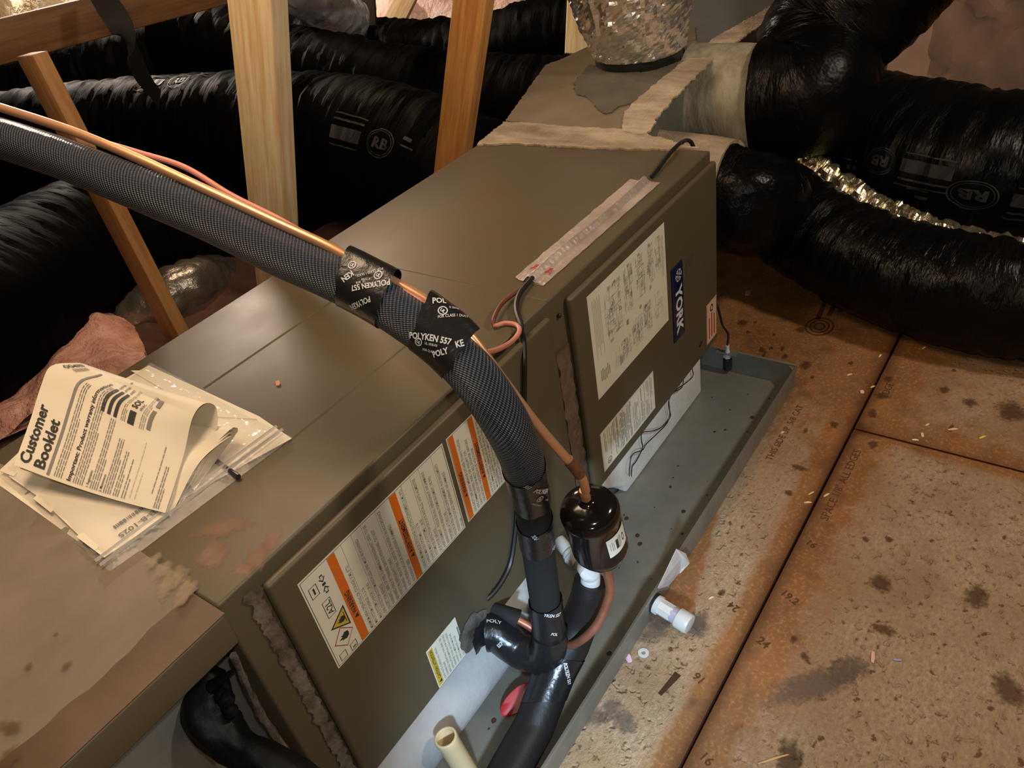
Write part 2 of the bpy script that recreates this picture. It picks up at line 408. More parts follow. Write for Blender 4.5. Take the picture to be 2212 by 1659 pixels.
def wear_and_shadow(x, y):
    """how far the glaze is worn at (x, y), with a shadow edge painted in by the pan"""
    def band(x0, x1, y0, y1, s=0.03):
        d = min(x - x0, x1 - x, y - y0, y1 - y); return max(0.0, min(1.0, 0.5 + d / s * 0.5))
    a = 0.0
    if y > -0.337:   # board the unit stands on: worn pale band, pan side cut along a painted shadow
        lo = -0.305 + 0.02*nz3(x*6, 0, 3)
        hi = float(np.interp(x, [-1.6, -0.70, -0.63, -0.39, 0], [-0.16, -0.16, -0.232, -0.176, -0.15]))
        s_ = 0.9 if x < -0.55 else 0.9 - (x + 0.55)*1.1
        d = min(hi - y, 9); e = y - lo
        a = max(0.0, min(1.0, d/0.008))*max(0.0, min(1.0, 0.5 + e/0.05))*max(0.0, min(1.0, s_))
    elif x < -0.05:
        a = max(a, band(-1.7, -0.07, -1.7, -0.425 - 0.03 * nz3(x * 4, 1, 0), 0.09))*0.95
    else:
        a = max(a, 0.5 * band(-0.03, 0.5, -1.2, -0.40, 0.1))
    dj = abs(y + 0.337); dx = abs(x + 0.05) if y < -0.337 else 9
    return a - 0.9*math.exp(-dj/0.020) - 0.8*math.exp(-dx/0.012)
def board(x0, x1, y0, y1, nx, ny, mark=True):
    mb = MB(); z = 0.0; g = 0.0026
    mb.grid(lambda u, v: (x0 + g + (x1 - x0 - 2*g) * u, y0 + g + (y1 - y0 - 2*g) * v, z), nx, ny)
    X0, X1, Y0, Y1 = x0 + g, x1 - g, y0 + g, y1 - g
    mb.add([(X0,Y0,0),(X1,Y0,0),(X1,Y1,0),(X0,Y1,0),(X0,Y0,-.018),(X1,Y0,-.018),(X1,Y1,-.018),(X0,Y1,-.018)],
           [(0,4,5,1),(1,5,6,2),(2,6,7,3),(3,7,4,0),(4,7,6,5)])
    o = mb.build('floor_panel', M_board, floor, smooth=False)
    a = o.data.attributes.new('worn', 'FLOAT', 'POINT')
    a.data.foreach_set('value', [wear_and_shadow(v.co.x, v.co.y) for v in o.data.vertices])
    return o
board_unit = board(-2.4, 1.25, -0.337, 0.90, 240, 90)
board_far = board(-0.05, 2.4, -1.55, -0.337, 90, 60)
board_near = board(-2.4, -0.05, -1.55, -0.337, 150, 80)
sub = MB().box((-2.6, -1.7, -0.05), (3.2, 5.2, -0.0195)).build('subfloor', M_dark, floor, smooth=False)

# printing on the boards: stud-spacing numbers along the joint, edge legends and a stamp
def stamp(par, items):
    mb = MB()
    for s, x, y, size, ux, uy, bold in items:
        mb.text(s, plane((x, y, 0.0005), (ux, uy, 0), (-uy, ux, 0)), size, bold=bold)
    return mb.build('printed_marks', M_ink2, par, smooth=False)
stamp(board_near, [('16', -0.868, -0.352, 0.021, -0.35, -1, 0.02), ('24', -0.640, -0.352, 0.021, -0.35, -1, 0.03),
                   ('19.2', -0.530, -0.352, 0.020, -0.35, -1, 0.02), ('16', -0.400, -0.352, 0.020, -0.35, -1, 0.02),
                   ('SPACE 1/8" ALL EDGES', -0.330, -0.372, 0.022, 1, 0, 0.0)])
stamp(board_unit, [('16', -0.745, -0.312, 0.020, 0.35, 1, 0.02), ('24', -0.590, -0.306, 0.020, 0.35, 1, 0.02),
                   ('THIS SIDE UP  5/8 CAT', -0.215, -0.222, 0.020, 1, 0, 0.0)])
stamp(board_far, [('EDGE', 0.08, -0.372, 0.022, 1, 0, 0.0)])
mb = MB()
for k, r in enumerate((0.034, 0.024, 0.014)):
    c = onz(1770, 705, 0.0005)
    n = 28
    vs = [];
    for j in range(n):
        a = 2*PI*j/n
        for rr in (r, r - 0.004): vs.append((c.x + rr*1.25*math.cos(a), c.y + rr*math.sin(a), 0.0005))
    mb.add(vs, [(2*j, 2*j+1, (2*j+3) % (2*n), (2*j+2) % (2*n)) for j in range(n)])
for k in range(3):
    p = onz(1766 + 24 * k, 690 - 8*k, 0.0005); q = onz(1785 + 24*k, 645, 0.0005)
    d = (q - p); nn = Vector((-d.y, d.x, 0)).normalized() * 0.006
    mb.add([p - nn, p + nn, q + nn, q - nn], [(0, 1, 2, 3)])
mb.build('grade_stamp', M_ink2, board_unit, smooth=False)

def blot(par, pts, m, name, seed=0, z=0.0004):
    mb = MB()
    for q, (px, py, rx, ry, ang) in enumerate(pts):
        c = onz(px, py, z); n = 20; zz = z + q * 0.00002; vs = [(c.x, c.y, zz)]; uv = [(0, 0)]
        for j in range(n):
            a = 2*PI*j/n; k = 1.25 + 0.45 * nz3(math.cos(a)*1.6 + px, math.sin(a)*1.6 + py, seed)
            x = rx*k*math.cos(a); y = ry*k*math.sin(a)
            vs.append((c.x + x*math.cos(ang) - y*math.sin(ang), c.y + x*math.sin(ang) + y*math.cos(ang), zz)); uv.append((math.cos(a), math.sin(a)))
        mb.add(vs, [(0, 1+j, 1+(j+1) % n) for j in range(n)], 0, uv)
    o = mb.build(name, m, par, smooth=False)
    o['kind'] = 'stuff'; return o
blot(board_unit, [(1645,756,.012,.007,.3),(1695,770,.011,.007,0),(1665,752,.007,.005,0),(1690,753,.012,.004,.2),(1740,788,.017,.012,0),(1755,815,.008,.004,0),
                  (1605,697,.015,.012,0),(1616,717,.007,.005,0),(1632,696,.006,.005,0),(1672,723,.006,.004,0),(1730,712,.014,.011,0),(1727,1010,.008,.016,0),(1704,1065,.009,.008,0),
                  (1650,767,.018,.004,.1),(1838,785,.009,.005,0),(1802,917,.012,.008,.4),(1740,930,.008,.006,0),(1560,1280,.007,.006,0)], M_stain, 'stain_spots', 1)
blot(board_far, [(1919,818,.011,.009,0),(1905,855,.011,.016,.3),(1885,893,.014,.009,.2),(2040,842,.013,.011,0),(2095,870,.014,.013,.4),(2055,925,.014,.004,0),(2185,890,.035,.025,0),(2060,800,.006,.005,0)], M_stain, 'stain_spots', 2)
blot(board_near, [(1886,960,.011,.010,0),(1905,1260,.020,.018,0),(1910,1360,.010,.020,0),(1870,1165,.006,.006,0),(2180,1490,.03,.022,.5),(2110,1290,.025,.018,0),(1715,1380,.008,.005,0),(1740,1420,.012,.006,.9),(1705,1640,.03,.02,.4),(1920,1165,.008,.007,0)], M_stain, 'stain_spots', 3)
blot(board_near, [(1760,1480,.085,.022,-.75),(1830,1445,.035,.02,-.6)], M_wet, 'wet_stain', 4)
blot(board_unit, [(1420,1355,.040,.020,-.2),(1505,1350,.022,.022,.6),(1350,1560,.018,.020,0),(1278,1545,.018,.022,0),(1320,1530,.02,.016,0),(1510,1340,.02,.012,0)], M_wet, 'wet_stain', 5, 0.0005)
mb = MB()
for (a, b) in (((1425,1500),(1465,1455)),):
    p = onz(*a, .0006); q = onz(*b, .0006); d = (q-p); nn = Vector((-d.y, d.x, 0)).normalized()*0.006
    mb.add([p-nn*.6, p+nn*.6, q+nn, q-nn], [(0,1,2,3)])
mb.build('gouge_mark', M_stainx, board_unit, smooth=False)

# ------------------------------------------------------------------ drain pan
pan = thing('drain_pan', 'shallow galvanised metal drain pan under the air handler, on the floor boards', 'pan', (-0.9, 0.15, 0))
px0, px1, py0, py1, ph = -1.75, 0.042, -0.180, 0.60, 0.060
MB().box((px0, py0, 0.0012), (px1, py1, 0.0028)).build('pan_base', M_pan, pan, smooth=False)
def rim(a, b, out, name='pan_wall'):
    a = Vector(a); b = Vector(b); o = Vector(out); mb = MB(); t = 0.0012
    prof = [(0, 0.0028), (0, ph), (0.004, ph + 0.0015), (0.005, ph - 0.004), (0.0035, ph - 0.005), (t, ph - 0.004), (t, 0.0028)]
    n = len(prof); vs = []
    for p in (a, b):
        for d, z in prof: vs.append(p + o * d + Vector((0, 0, z)))
    mb.add(vs, [tuple(range(n))[::-1], tuple(range(n, 2*n))] + [(i, (i+1) % n, n + (i+1) % n, n + i) for i in range(n)])
    return mb.build(name, M_pan, pan, smooth=False)
rim((px0, py0, 0), (px1, py0, 0), (0, -1, 0)); rim((px1, py0, 0), (px1, py1, 0), (1, 0, 0))
rim((px0, py1, 0), (px1, py1, 0), (0, 1, 0)); rim((px0, py0, 0), (px0, py1, 0), (-1, 0, 0))
mb = MB()
mb.prism([(px1 - 0.016, py0 + 0.0005), (px1 - 0.001, py0 + 0.016), (px1 - 0.001, py0 + 0.0005)], 0.003, ph - 0.003)
mb.build('corner_fold', M_pan, pan, smooth=False)
def panspots():
    mb = MB(); random.seed(3)
    for k in range(60):
        x = random.uniform(-1.2, 0.02); y = random.uniform(-0.165, -0.02); r = random.choice((.0015, .002, .003, .0045)); n = 9
        vs = [(x + r*(1+.4*random.random())*math.cos(2*PI*j/n), y + r*math.sin(2*PI*j/n), 0.0032) for j in range(n)]
        mb.add(vs, [tuple(range(n))])
    random.seed(7); o = mb.build('grit_specks', M_stainx, pan, smooth=False); o['kind'] = 'stuff'
panspots()

# ------------------------------------------------------------------ air handler
ah = thing('air_handler', 'long taupe metal air handler cabinet lying on its side in the drain pan', 'air handler', (-0.6, 0.27, 0.003))
ZT, ZB, XL = 0.566, 0.128, -1.235
cab = MB().box((XL, 0.0, ZB), (0.0, 0.532, ZT)).build('cabinet', M_cab, ah); bevel(cab, 0.004, 2)
# sheet joints pressed into the top
for (a, b, nm) in (((360,870),(770,612),0), ((420,905),(905,640),1)):
    pass
def seam(p, q, w_=0.0016, h=0.0012):
    p = Vector(p); q = Vector(q); d = (q-p); nn = Vector((-d.y, d.x, 0)).normalized()*w_
    up = Vector((0, 0, h))
    return MB().add([p-nn, p+nn, q+nn, q-nn, p+up, q+up], [(0,3,5,4),(1,4,5,2),(0,4,1),(3,2,5)]).build('sheet_seam', M_cab, ah, smooth=False)
seam((-0.985, 0.355, ZT), (-0.62, 0.345, ZT)); seam((-1.02, 0.135, ZT), (-0.70, 0.133, ZT)); seam((-0.60, 0.0, ZT), (-0.60, 0.53, ZT), .001, .0008)

def panel(x0, x1, z0, z1, name, t=0.014, r=0.012):
    mb = MB().box((x0, -t, z0), (x1, -0.0005, z1)); o = mb.build(name, M_cab, ah); bevel(o, 0.006, 4); return o
blower = panel(-0.560, -0.002, 0.125, 0.548, 'blower_panel')
coil = panel(-1.186, -0.615, 0.135, 0.549, 'coil_panel')
FY = -0.0142
def lab(name, x0, x1, z0, z1, par, m=None, label=None, fill=None, extra=(), t=0.0004):
    mb = MB(); mb.box((x0, FY - t, z0), (x1, FY, z1))
    if fill: fill(mb, x0, x1, z0, z1, FY - t - 0.0002)
    o = mb.build(name, [m or M_paper, M_ink, M_orange, M_yellow, M_redink, M_inkg, M_inkl], par, smooth=False)
    if label: o['label'] = label
    return o
def fq(mb, x0, x1, z0, z1, y, mi): mb.add([(x0,y,z0),(x1,y,z0),(x1,y,z1),(x0,y,z1)], [(0,1,2,3)], mi)
def up_text(mb, s, x, z, size, y, mi=1, bold=0.0, align='LEFT', fit=None):
    """text read from the bottom up, its top towards -x"""
    sq = 1.0
    if fit:
        vs, _ = text_mesh(s, bold, align, 1.0); wd = max(v[0] for v in vs) * size if vs else 1
        sq = fit / wd
    mb.text(s, lambda a, b: Vector((x - b, y, z + a)), size, mi, bold, align, squeeze=sq)
def dn_text(mb, s, x, z, size, y, mi=1, bold=0.0, align='LEFT'):
    mb.text(s, lambda a, b: Vector((x + b, y, z - a)), size, mi, bold, align)
def frame_lines(mb, x0, x1, z0, z1, y, w_, mi=1):
    fq(mb, x0, x1, z0, z0+w_, y, mi); fq(mb, x0, x1, z1-w_, z1, y, mi); fq(mb, x0, x0+w_, z0, z1, y, mi); fq(mb, x1-w_, x1, z0, z1, y, mi)

def flame(mb, cx, cz, s, y, mi=1):
    """little flame over a bar, drawn turned with the rest of the label (up = -x)"""
    pts = [(0,-.5),(.28,-.42),(.42,-.1),(.25,.12),(.3,.35),(.1,.2),(.02,.62),(-.18,.2),(-.28,.36),(-.3,.05),(-.42,-.12),(-.28,-.42)]
    vs = [(cx - b*s, y, cz + a*s) for a, b in pts]; vs.append((cx, y, cz)); n = len(pts)
    mb.add(vs, [(i, (i+1) % n, n) for i in range(n)], mi)
WARN_EN = ['MINIMUM AREA OPERATING OR STORAGE: X M2 (FT2)', 'MIN SYSTEM CHARGE: 11.2 76', 'MAX SYSTEM CHARGE: 1.38 83', 'LEAK DETECTION SYSTEM INSTALLED. UNIT MUST BE POWERED',
           'EXCEPT FOR SERVICE', 'WARNING - RISK OF FIRE. FLAMMABLE REFRIGERANT USED. TO BE', 'REPAIRED ONLY BY TRAINED SERVICE PERSONNEL. DO NOT', 'PUNCTURE REFRIGERANT TUBING', 'WARNING - RISK OF FIRE. DISPOSE OF PROPERLY IN ACCORDANCE',
           'WITH FEDERAL OR LOCAL REGULATIONS. FLAMMABLE', 'REFRIGERANT USED']
WARN_FR = ['SURFACE MINIMALE DE STOCKAGE OU FONCTIONNEMENT: X M2 (PI2)', 'CHARGE MIN DU SYSTEME: 11.2 76', 'CHARGE MAX DU SYSTEME: 1.38 83', 'SYSTEME DE DETECTION DE FUITE INSTALLE. UNITE ALIMENTEE',
           'SAUF POUR SERVICE', 'AVERTISSEMENT - RISQUE DE FEU. REFRIGERANT INFLAMMABLE', 'REPARATION PAR PERSONNEL FORME SEULEMENT. NE PAS', 'PERFORER LA TUBULURE', 'RISQUE DE FEU. ELIMINER CONFORMEMENT AUX REGLEMENTS',
           'FEDERAUX OU LOCAUX. REFRIGERANT INFLAMMABLE', 'UTILISE']
def fill_warn(mb, x0, x1, z0, z1, y):
    H = z1 - z0
    frame_lines(mb, x0+.002, x1-.002, z0+.002, z1-.002, y, .0007, 1)
    # symbols column
    zc = [z1 - .026, z1 - .050, z0 + .088, z0 + .047, z0 + .020]
    mb_y = y
    frame_lines(mb, x0+.008, x0+.020, z1-.037, z1-.019, y, .0009); fq(mb, x0+.013, x0+.0155, z1-.033, z1-.023, y, 1)
    def arrow(cx, cz, s, dx):
        vs = [(cx, y, cz + s*.5*1.4), (cx + s*.5, y, cz), (cx + s*.22, y, cz), (cx + s*.22, y, cz - s*.5), (cx - s*.22, y, cz - s*.5), (cx - s*.22, y, cz), (cx - s*.5, y, cz)]
        if dx < 0: vs = [(p[0], p[1], 2*cz - p[2]) for p in vs][::-1]
        inner = [(cx + (p[0]-cx)*.6, y - .0001, cz + (p[2]-cz)*.6) for p in vs]
        n = len(vs); mb.add(vs + inner, [(i, (i+1) % n, n + (i+1) % n, n + i) for i in range(n)], 1)
    arrow(x0+.029, z1-.020, .010, -1); arrow(x0+.029, z1-.040, .010, 1); fq(mb, x0+.0265, x0+.0315, z1-.0322, z1-.028, y, 1)
    frame_lines(mb, x0+.016, x0+.029, z0+.080, z0+.108, y, .0008); up_text(mb, 'A2L', x0+.027, z0+.083, .012, y, bold=0.01, fit=.022)
    # yellow flammability triangle, apex to -x
    ax = [(x0+.012, z0+.062), (x0+.040, z0+.044), (x0+.040, z0+.080)]
    for (k, mi, dy) in ((1.0, 1, 0), (0.80, 3, .0001)):
        cx = sum(p[0] for p in ax)/3; cz = sum(p[1] for p in ax)/3
        mb.add([(cx+(p[0]-cx)*k, y-dy, cz+(p[1]-cz)*k) for p in ax], [(0,1,2)], mi)
    flame(mb, x0+.030, z0+.062, .012, y - .0002); fq(mb, x0+.0355, x0+.0365, z0+.053, z0+.071, y-.0002, 1)
    # red diamond
    dm = [(x0+.008, z0+.036), (x0+.024, z0+.018), (x0+.040, z0+.036), (x0+.024, z0+.054)]
    for (k, mi, dy) in ((1.0, 4, 0), (0.90, 0, .0001)):
        mb.add([(x0+.024+(p[0]-x0-.024)*k, y-dy, z0+.036+(p[1]-z0-.036)*k) for p in dm], [(0,1,2,3)], mi)
    flame(mb, x0+.025, z0+.036, .015, y - .0002)
    frame_lines(mb, x0+.026, x0+.037, z0+.004, z0+.016, y, .0008); fq(mb, x0+.029, x0+.035, z0+.006, z0+.009, y, 5)
    frame_lines(mb, x0+.008, x0+.019, z0+.005, z0+.017, y, .0008)
    # orange bars and text rows
    half = (x1 - x0 - .044) / 2
    for j, (word, rows) in enumerate((('WARNING', WARN_EN), ('AVERTISSEMENT', WARN_FR))):
        b0 = x0 + .044 + j * half
        fq(mb, b0, b0+.0125, z0+.003, z1-.003, y, 2)
        up_text(mb, word, b0+.0103, z0+.052, .0105, y-.0002, bold=0.03, fit=.040 if j == 0 else .062)
        mb.add([(b0+.0098, y-.0002, z0+.042), (b0+.0098, y-.0002, z0+.050), (b0+.0030, y-.0002, z0+.046)], [(0,1,2)], 1)
        n = len(rows); step = (half - .0155) / n
        for i, rtx in enumerate(rows):
            xx = b0 + .0155 + step * (i + .80)
            up_text(mb, rtx, xx, z0+.005, step*.80, y, mi=5, bold=0.012, fit=min(H - .012, len(rtx) * .00265))
            if i in (0, 2, 4, 7): fq(mb, xx + step*.16, xx + step*.16 + .0004, z0+.003, z1-.003, y, 5)
lab('warning_label', -1.154, -0.893, 0.3595, 0.520, coil, fill=fill_warn, label='long white warning label with two orange bars and hazard symbols')
W2A = ['DO NOT USE ANY MEANS OTHER THAN THOSE', 'RECOMMENDED. RISK OF INJURY OR', 'DEATH. DISCONNECT ALL POWER BEFORE', 'SERVICING. HAZARDOUS VOLTAGE']
W2B = ['NE PAS UTILISER DE MOYENS AUTRES QUE CEUX', 'RECOMMANDES. RISQUE DE BLESSURES OU', 'MORT. COUPER TOUTE ALIMENTATION AVANT', 'ENTRETIEN. TENSION DANGEREUSE POUR', 'INSTALLATION ET SERVICE VOIR LE MANUEL', 'DU FABRICANT ET LES CODES LOCAUX', 'EN VIGUEUR']
def fill_warn2(mb, x0, x1, z0, z1, y):
    frame_lines(mb, x0+.0015, x1-.0015, z0+.0015, z1-.0015, y, .0005)
    half = .043
    for j, (word, rows, wd) in enumerate((('WARNING', W2A, half), ('AVERTISSEMENT', W2B, x1 - x0 - half - .004))):
        b0 = x0 + .003 + j * half
        fq(mb, b0, b0+.0105, z0+.002, z1-.002, y, 2)
        up_text(mb, word, b0+.0088, z0+.052, .009, y-.0002, bold=0.03, fit=.038 if j == 0 else .060)
        mb.add([(b0+.0084, y-.0002, z0+.043), (b0+.0084, y-.0002, z0+.050), (b0+.0025, y-.0002, z0+.0465)], [(0,1,2)], 1)
        n = len(rows); step = (wd - .0135) / n
        for i, rtx in enumerate(rows):
            up_text(mb, rtx, b0 + .0125 + step*(i+.85), z0+.005, step*.85, y, mi=5, bold=0.012, fit=min(z1 - z0 - .012, len(rtx)*.0037))
lab('warning_label', -0.885, -0.783, 0.362, 0.520, coil, fill=fill_warn2, label='smaller white warning label with two orange bars, beside the insulated line')
def fill_caution(mb, x0, x1, z0, z1, y):
    fq(mb, x0+.0015, x0+.012, z0+.003, z1-.003, y, 3)
    up_text(mb, 'CAUTION / ATTENTION', x0+.0100, z0+.018, .0078, y-.0002, bold=0.02, fit=.066)
    mb.add([(x0+.010, y-.0002, z0+.007), (x0+.010, y-.0002, z0+.015), (x0+.0035, y-.0002, z0+.011)], [(0,1,2)], 1)
    rows = ['LEAK RATE CHECK ALL FIELD', 'CONNECTIONS', 'BEFORE OPERATING THE UNIT. SEE', 'INSTALLATION MANUAL FOR DETAILS', 'VERIFIER TOUS LES RACCORDS', 'AVANT LA MISE EN MARCHE', 'VOIR LE MANUEL POUR', 'LES DETAILS']
    step = (x1 - x0 - .016) / len(rows)
    for i, r in enumerate(rows): up_text(mb, r, x0+.0135+step*(i+.75), z0+.004, step*.8, y, mi=5, bold=.01, fit=min(z1-z0-.008, len(r)*.0030))
    fq(mb, x1-.004, x1-.001, z0+.03, z1-.02, y, 5)
lab('caution_label', -1.028, -0.960, 0.141, 0.231, coil, fill=fill_caution, label='small white caution label with a yellow band')

def fill_wiring(mb, x0, x1, z0, z1, y):
    rnd = random.Random(11); W = x1 - x0; H = z1 - z0
    def tl(u, v0, v1, mi=6, w_=.0007): fq(mb, x0+u*W, x0+u*W+w_, z0+v0*H, z0+v1*H, y, mi)
    def hl(v, u0, u1, mi=6, w_=.0007): fq(mb, x0+u0*W, x0+u1*W, z0+v*H, z0+v*H+w_, y, mi)
    for k in range(7): tl(.045+k*.014, .48 - .1*(k % 3 == 0), .93 - .03*(k % 2), 6, .0009)
    def diagram(u0, u1, v0, v1, n):
        for _ in range(n):
            if rnd.random() < .5:
                u = rnd.uniform(u0, u1); a = rnd.uniform(v0, v1); b_ = min(v1, a + rnd.uniform(.02, .16)); tl(u, a, b_, rnd.choice((6, 6, 5)))
            else:
                v = rnd.uniform(v0, v1); a = rnd.uniform(u0, u1); b_ = min(u1, a + rnd.uniform(.02, .09)); hl(v, a, b_, rnd.choice((6, 6, 5)))
        for _ in range(n // 5):
            u = rnd.uniform(u0, u1 - .02); v = rnd.uniform(v0, v1 - .03); frame_lines(mb, x0+u*W, x0+(u+.018)*W, z0+v*H, z0+(v+.03)*H, y, .0006, 5)
    def blob(u, v, du, dv, mi=5):
        rows = 6
        for i in range(rows):
            a = u + du*i/rows; fq(mb, x0+a*W, x0+(a+du/rows*.6)*W, z0+(v+rnd.uniform(0, .2)*dv)*H, z0+(v+dv*rnd.uniform(.7, 1))*H, y, mi)
    diagram(.17, .38, .44, .92, 110); diagram(.42, .54, .50, .93, 60); diagram(.57, .70, .52, .93, 60); diagram(.73, .83, .55, .93, 40); diagram(.85, .93, .60, .93, 30)
    diagram(.33, .46, .10, .30, 40); diagram(.48, .62, .12, .34, 40); diagram(.64, .76, .12, .42, 50); diagram(.80, .93, .12, .42, 18)
    for (u, v, du, dv, mi) in ((.06, .12, .12, .14, 6), (.30, .08, .05, .12, 6), (.21, .40, .04, .04, 6), (.30, .90, .03, .03, 6), (.48, .92, .03, .03, 6), (.62, .92, .03, .03, 6), (.76, .92, .03, .03, 6), (.42, .40, .03, .06, 5), (.60, .42, .03, .05, 6), (.75, .50, .03, .05, 6)):
        blob(u, v, du, dv, mi)
    for k in range(3): tl(.94+k*.012, .50, .90, 6)
    for k in range(6): tl(.24+k*.016, .10, .10+rnd.uniform(.08, .2), 6)
    for k in range(5):
        for j in range(6): tl(.53+k*.022, .10+j*.05, .10+j*.05+.03, 6, .0010)
lab('wiring_label', -0.5165, -0.240, 0.317, 0.527, blower, fill=fill_wiring, label='large off-white wiring diagram sheet')
def fill_rating(mb, x0, x1, z0, z1, y):
    rnd = random.Random(5); W = x1-x0; H = z1-z0
    frame_lines(mb, x0+.001, x1-.001, z0+.001, z1-.001, y, .0005, 6)
    u = .05
    while u < .95:
        wd = rnd.choice((.008, .012, .016)); v = .06
        mi = 6 if rnd.random() < .6 else 5
        if rnd.random() < .12: u += .02
        while v < .93:
            e = min(.95, v + rnd.uniform(.06, .5))
            if rnd.random() < .78 and not (u < .2 and v < .2): fq(mb, x0+u*W, x0+(u+wd*.75)*W, z0+v*H, z0+e*H, y, mi)
            v = e + .03
        u += wd + .008
    fq(mb, x0+.52*W, x0+.525*W, z0+.02*H, z1-.02*H, y, 5); fq(mb, x0+.28*W, x0+.284*W, z0+.02*H, z1-.02*H, y, 5)
    n = 16; c = (x0+.11*W, z0+.14*H)
    for r0, r1 in ((.0075, .0062),):
        vs = []
        for j in range(n):
            a = 2*PI*j/n
            for r in (r0, r1): vs.append((c[0]+r*math.cos(a), y, c[1]+r*math.sin(a)))
        mb.add(vs, [(2*j, 2*j+1, (2*j+3) % (2*n), (2*j+2) % (2*n)) for j in range(n)], 1)
    up_text(mb, 'R', c[0]+.003, c[1]-.004, .009, y, bold=.03)
lab('rating_label', -0.5255, -0.316, 0.151, 0.244, blower, fill=fill_rating, label='lower off-white rating plate covered in fine print')
def fill_small(mb, x0, x1, z0, z1, y):
    frame_lines(mb, x0+.002, x1-.002, z0+.002, z1-.002, y, .0008, 4)
    W = x1-x0; H = z1-z0
    for k in range(3): fq(mb, x0+(.2+.25*k)*W, x0+(.3+.25*k)*W, z0+.08*H, z0+(.62 if k != 1 else .7)*H, y, 4)
    n = 12; vs = []
    for j in range(n):
        a = 2*PI*j/n
        for r in (.008, .0045): vs.append((x0+.5*W+r*math.cos(a), y, z0+.82*H+r*1.2*math.sin(a)))
    mb.add(vs, [(2*j, 2*j+1, (2*j+3) % (2*n), (2*j+2) % (2*n)) for j in range(n)], 1)
lab('corner_sticker', -0.0625, -0.0105, 0.142, 0.244, blower, m=mat('peach_paper', lin((226, 190, 160)), .6), fill=fill_small, label='small peach sticker with red frames at the far corner')
# badge
bx0, bx1, bz0, bz1 = -0.222, -0.175, 0.249, 0.418
badge = MB().box((bx0, FY-.0032, bz0), (bx1, FY, bz1)).build('badge', [M_navy, M_print], blower); bevel(badge, .0015, 2)
bmx = MB()
yy = FY - .0035
dn_text(bmx, 'YORK', bx0+.0115, bz1-.049, .0385, yy, 0, bold=0.035)
for k in range(6):     # snowflake mark
    a = PI*k/3; cx_, cz_ = bx0+.026, bz1-.024
    d = Vector((math.cos(a), 0, math.sin(a))); nn = Vector((-math.sin(a), 0, math.cos(a))); c0 = Vector((cx_, yy, cz_))
    bmx.add([c0+d*.003+nn*.0013, c0+d*.003-nn*.0013, c0+d*.0135-nn*.0013, c0+d*.0135+nn*.0013], [(0,1,2,3)])
    for sg in (1, -1):
        e = (d*.5 + nn*sg*.8).normalized(); p = c0 + d*.008
        bmx.add([p, p+d*.0024, p+e*.0055+d*.0024, p+e*.0055], [(0,1,2,3)])
lett = bmx.build('badge_lettering', mat('badge_white', (.75, .76, .78), .4), blower, smooth=False)
lett['label'] = 'white lettering and snowflake mark'
# pencil scribble beside the badge
mb = MB(); rnd = random.Random(2)
for k in range(9):
    x = -0.158 + k*.0045; z = .408 - .006*(k % 2); fq(mb, x, x+.0007, z-rnd.uniform(.012, .03), z, FY-.0002, 0)
mb.build('pencil_marks', M_ink, blower, smooth=False)

# foil tape down the strip between the panels, and along the left end of the coil panel
def ragged(pts_l, pts_r, n, jit, lift, seed, fq_=14):
    rnd = random.Random(seed); mb = MB()
    def fn(u, v):
        a = Vector(pts_l[0]).lerp(Vector(pts_l[1]), u); b = Vector(pts_r[0]).lerp(Vector(pts_r[1]), u); p = a.lerp(b, v)
        j = jit * (nz3(u*fq_, v*3, seed) + .6*nz3(u*fq_*2.7, v*3, seed+1))
        return p + (Vector(pts_r[0]) - Vector(pts_l[0])).normalized() * j * (1 if v in (0, 1) else .3) + Vector(lift) * (1 + .9*nz3(u*22, v*6, seed+3))
    return mb.grid(fn, n, 5)
o = ragged([(-0.603, -.001, .468), (-0.603, -.001, .15)], [(-0.566, -.001, .468), (-0.563, -.001, .15)], 40, .004, (0, -.0022, 0), 4).build('foil_strip', mat('dull_foil', (.36, .28, .23), .35, metal=.7, var=(.22, .17, .14), vscale=22, bump=.8, bscale=45, bdist=.004), ah)
o['label'] = 'dull wrinkled foil tape strip'
o = ragged([(-1.207, -.001, .552), (-1.204, -.001, .13)], [(-1.189, -.004, .552), (-1.189, -.004, .13)], 200, .005, (0, -.0014, 0), 9, 30).build('foil_strip', M_silicone, ah)
o['label'] = 'torn silver sealing tape along the end'
# smear of sealant where the refrigerant lines enter
def smear(name, c, rx, rz, m, seed, par, y=-.0155):
    mb = MB(); n = 26; vs = [Vector((c[0], y-.003, c[1]))]
    for j in range(n):
        a = 2*PI*j/n; k = 1+.35*nz3(math.cos(a)*2, math.sin(a)*2, seed); vs.append(Vector((c[0]+rx*k*math.cos(a), y, c[1]+rz*k*math.sin(a))))
    return mb.add(vs, [(0, 1+(j+1) % n, 1+j) for j in range(n)]).build(name, m, par)
smear('sealant_smear', (-0.935, .168), .034, .032, M_silicone, 3, ah)
mb = MB().lathe([(.0035, 0), (.0035, .004), (.002, .0055)], Matrix.Translation((-0.874, -.0145, .197)) @ Matrix.Rotation(PI/2, 4, 'X'), 8); mb.build('screw', M_wire, ah)
mb = MB().lathe([(.004, 0), (.004, .003), (.0025, .0045)], Matrix.Translation((-0.580, -.001, .528)) @ Matrix.Rotation(PI/2, 4, 'X'), 8); mb.build('screw', M_wire, ah)

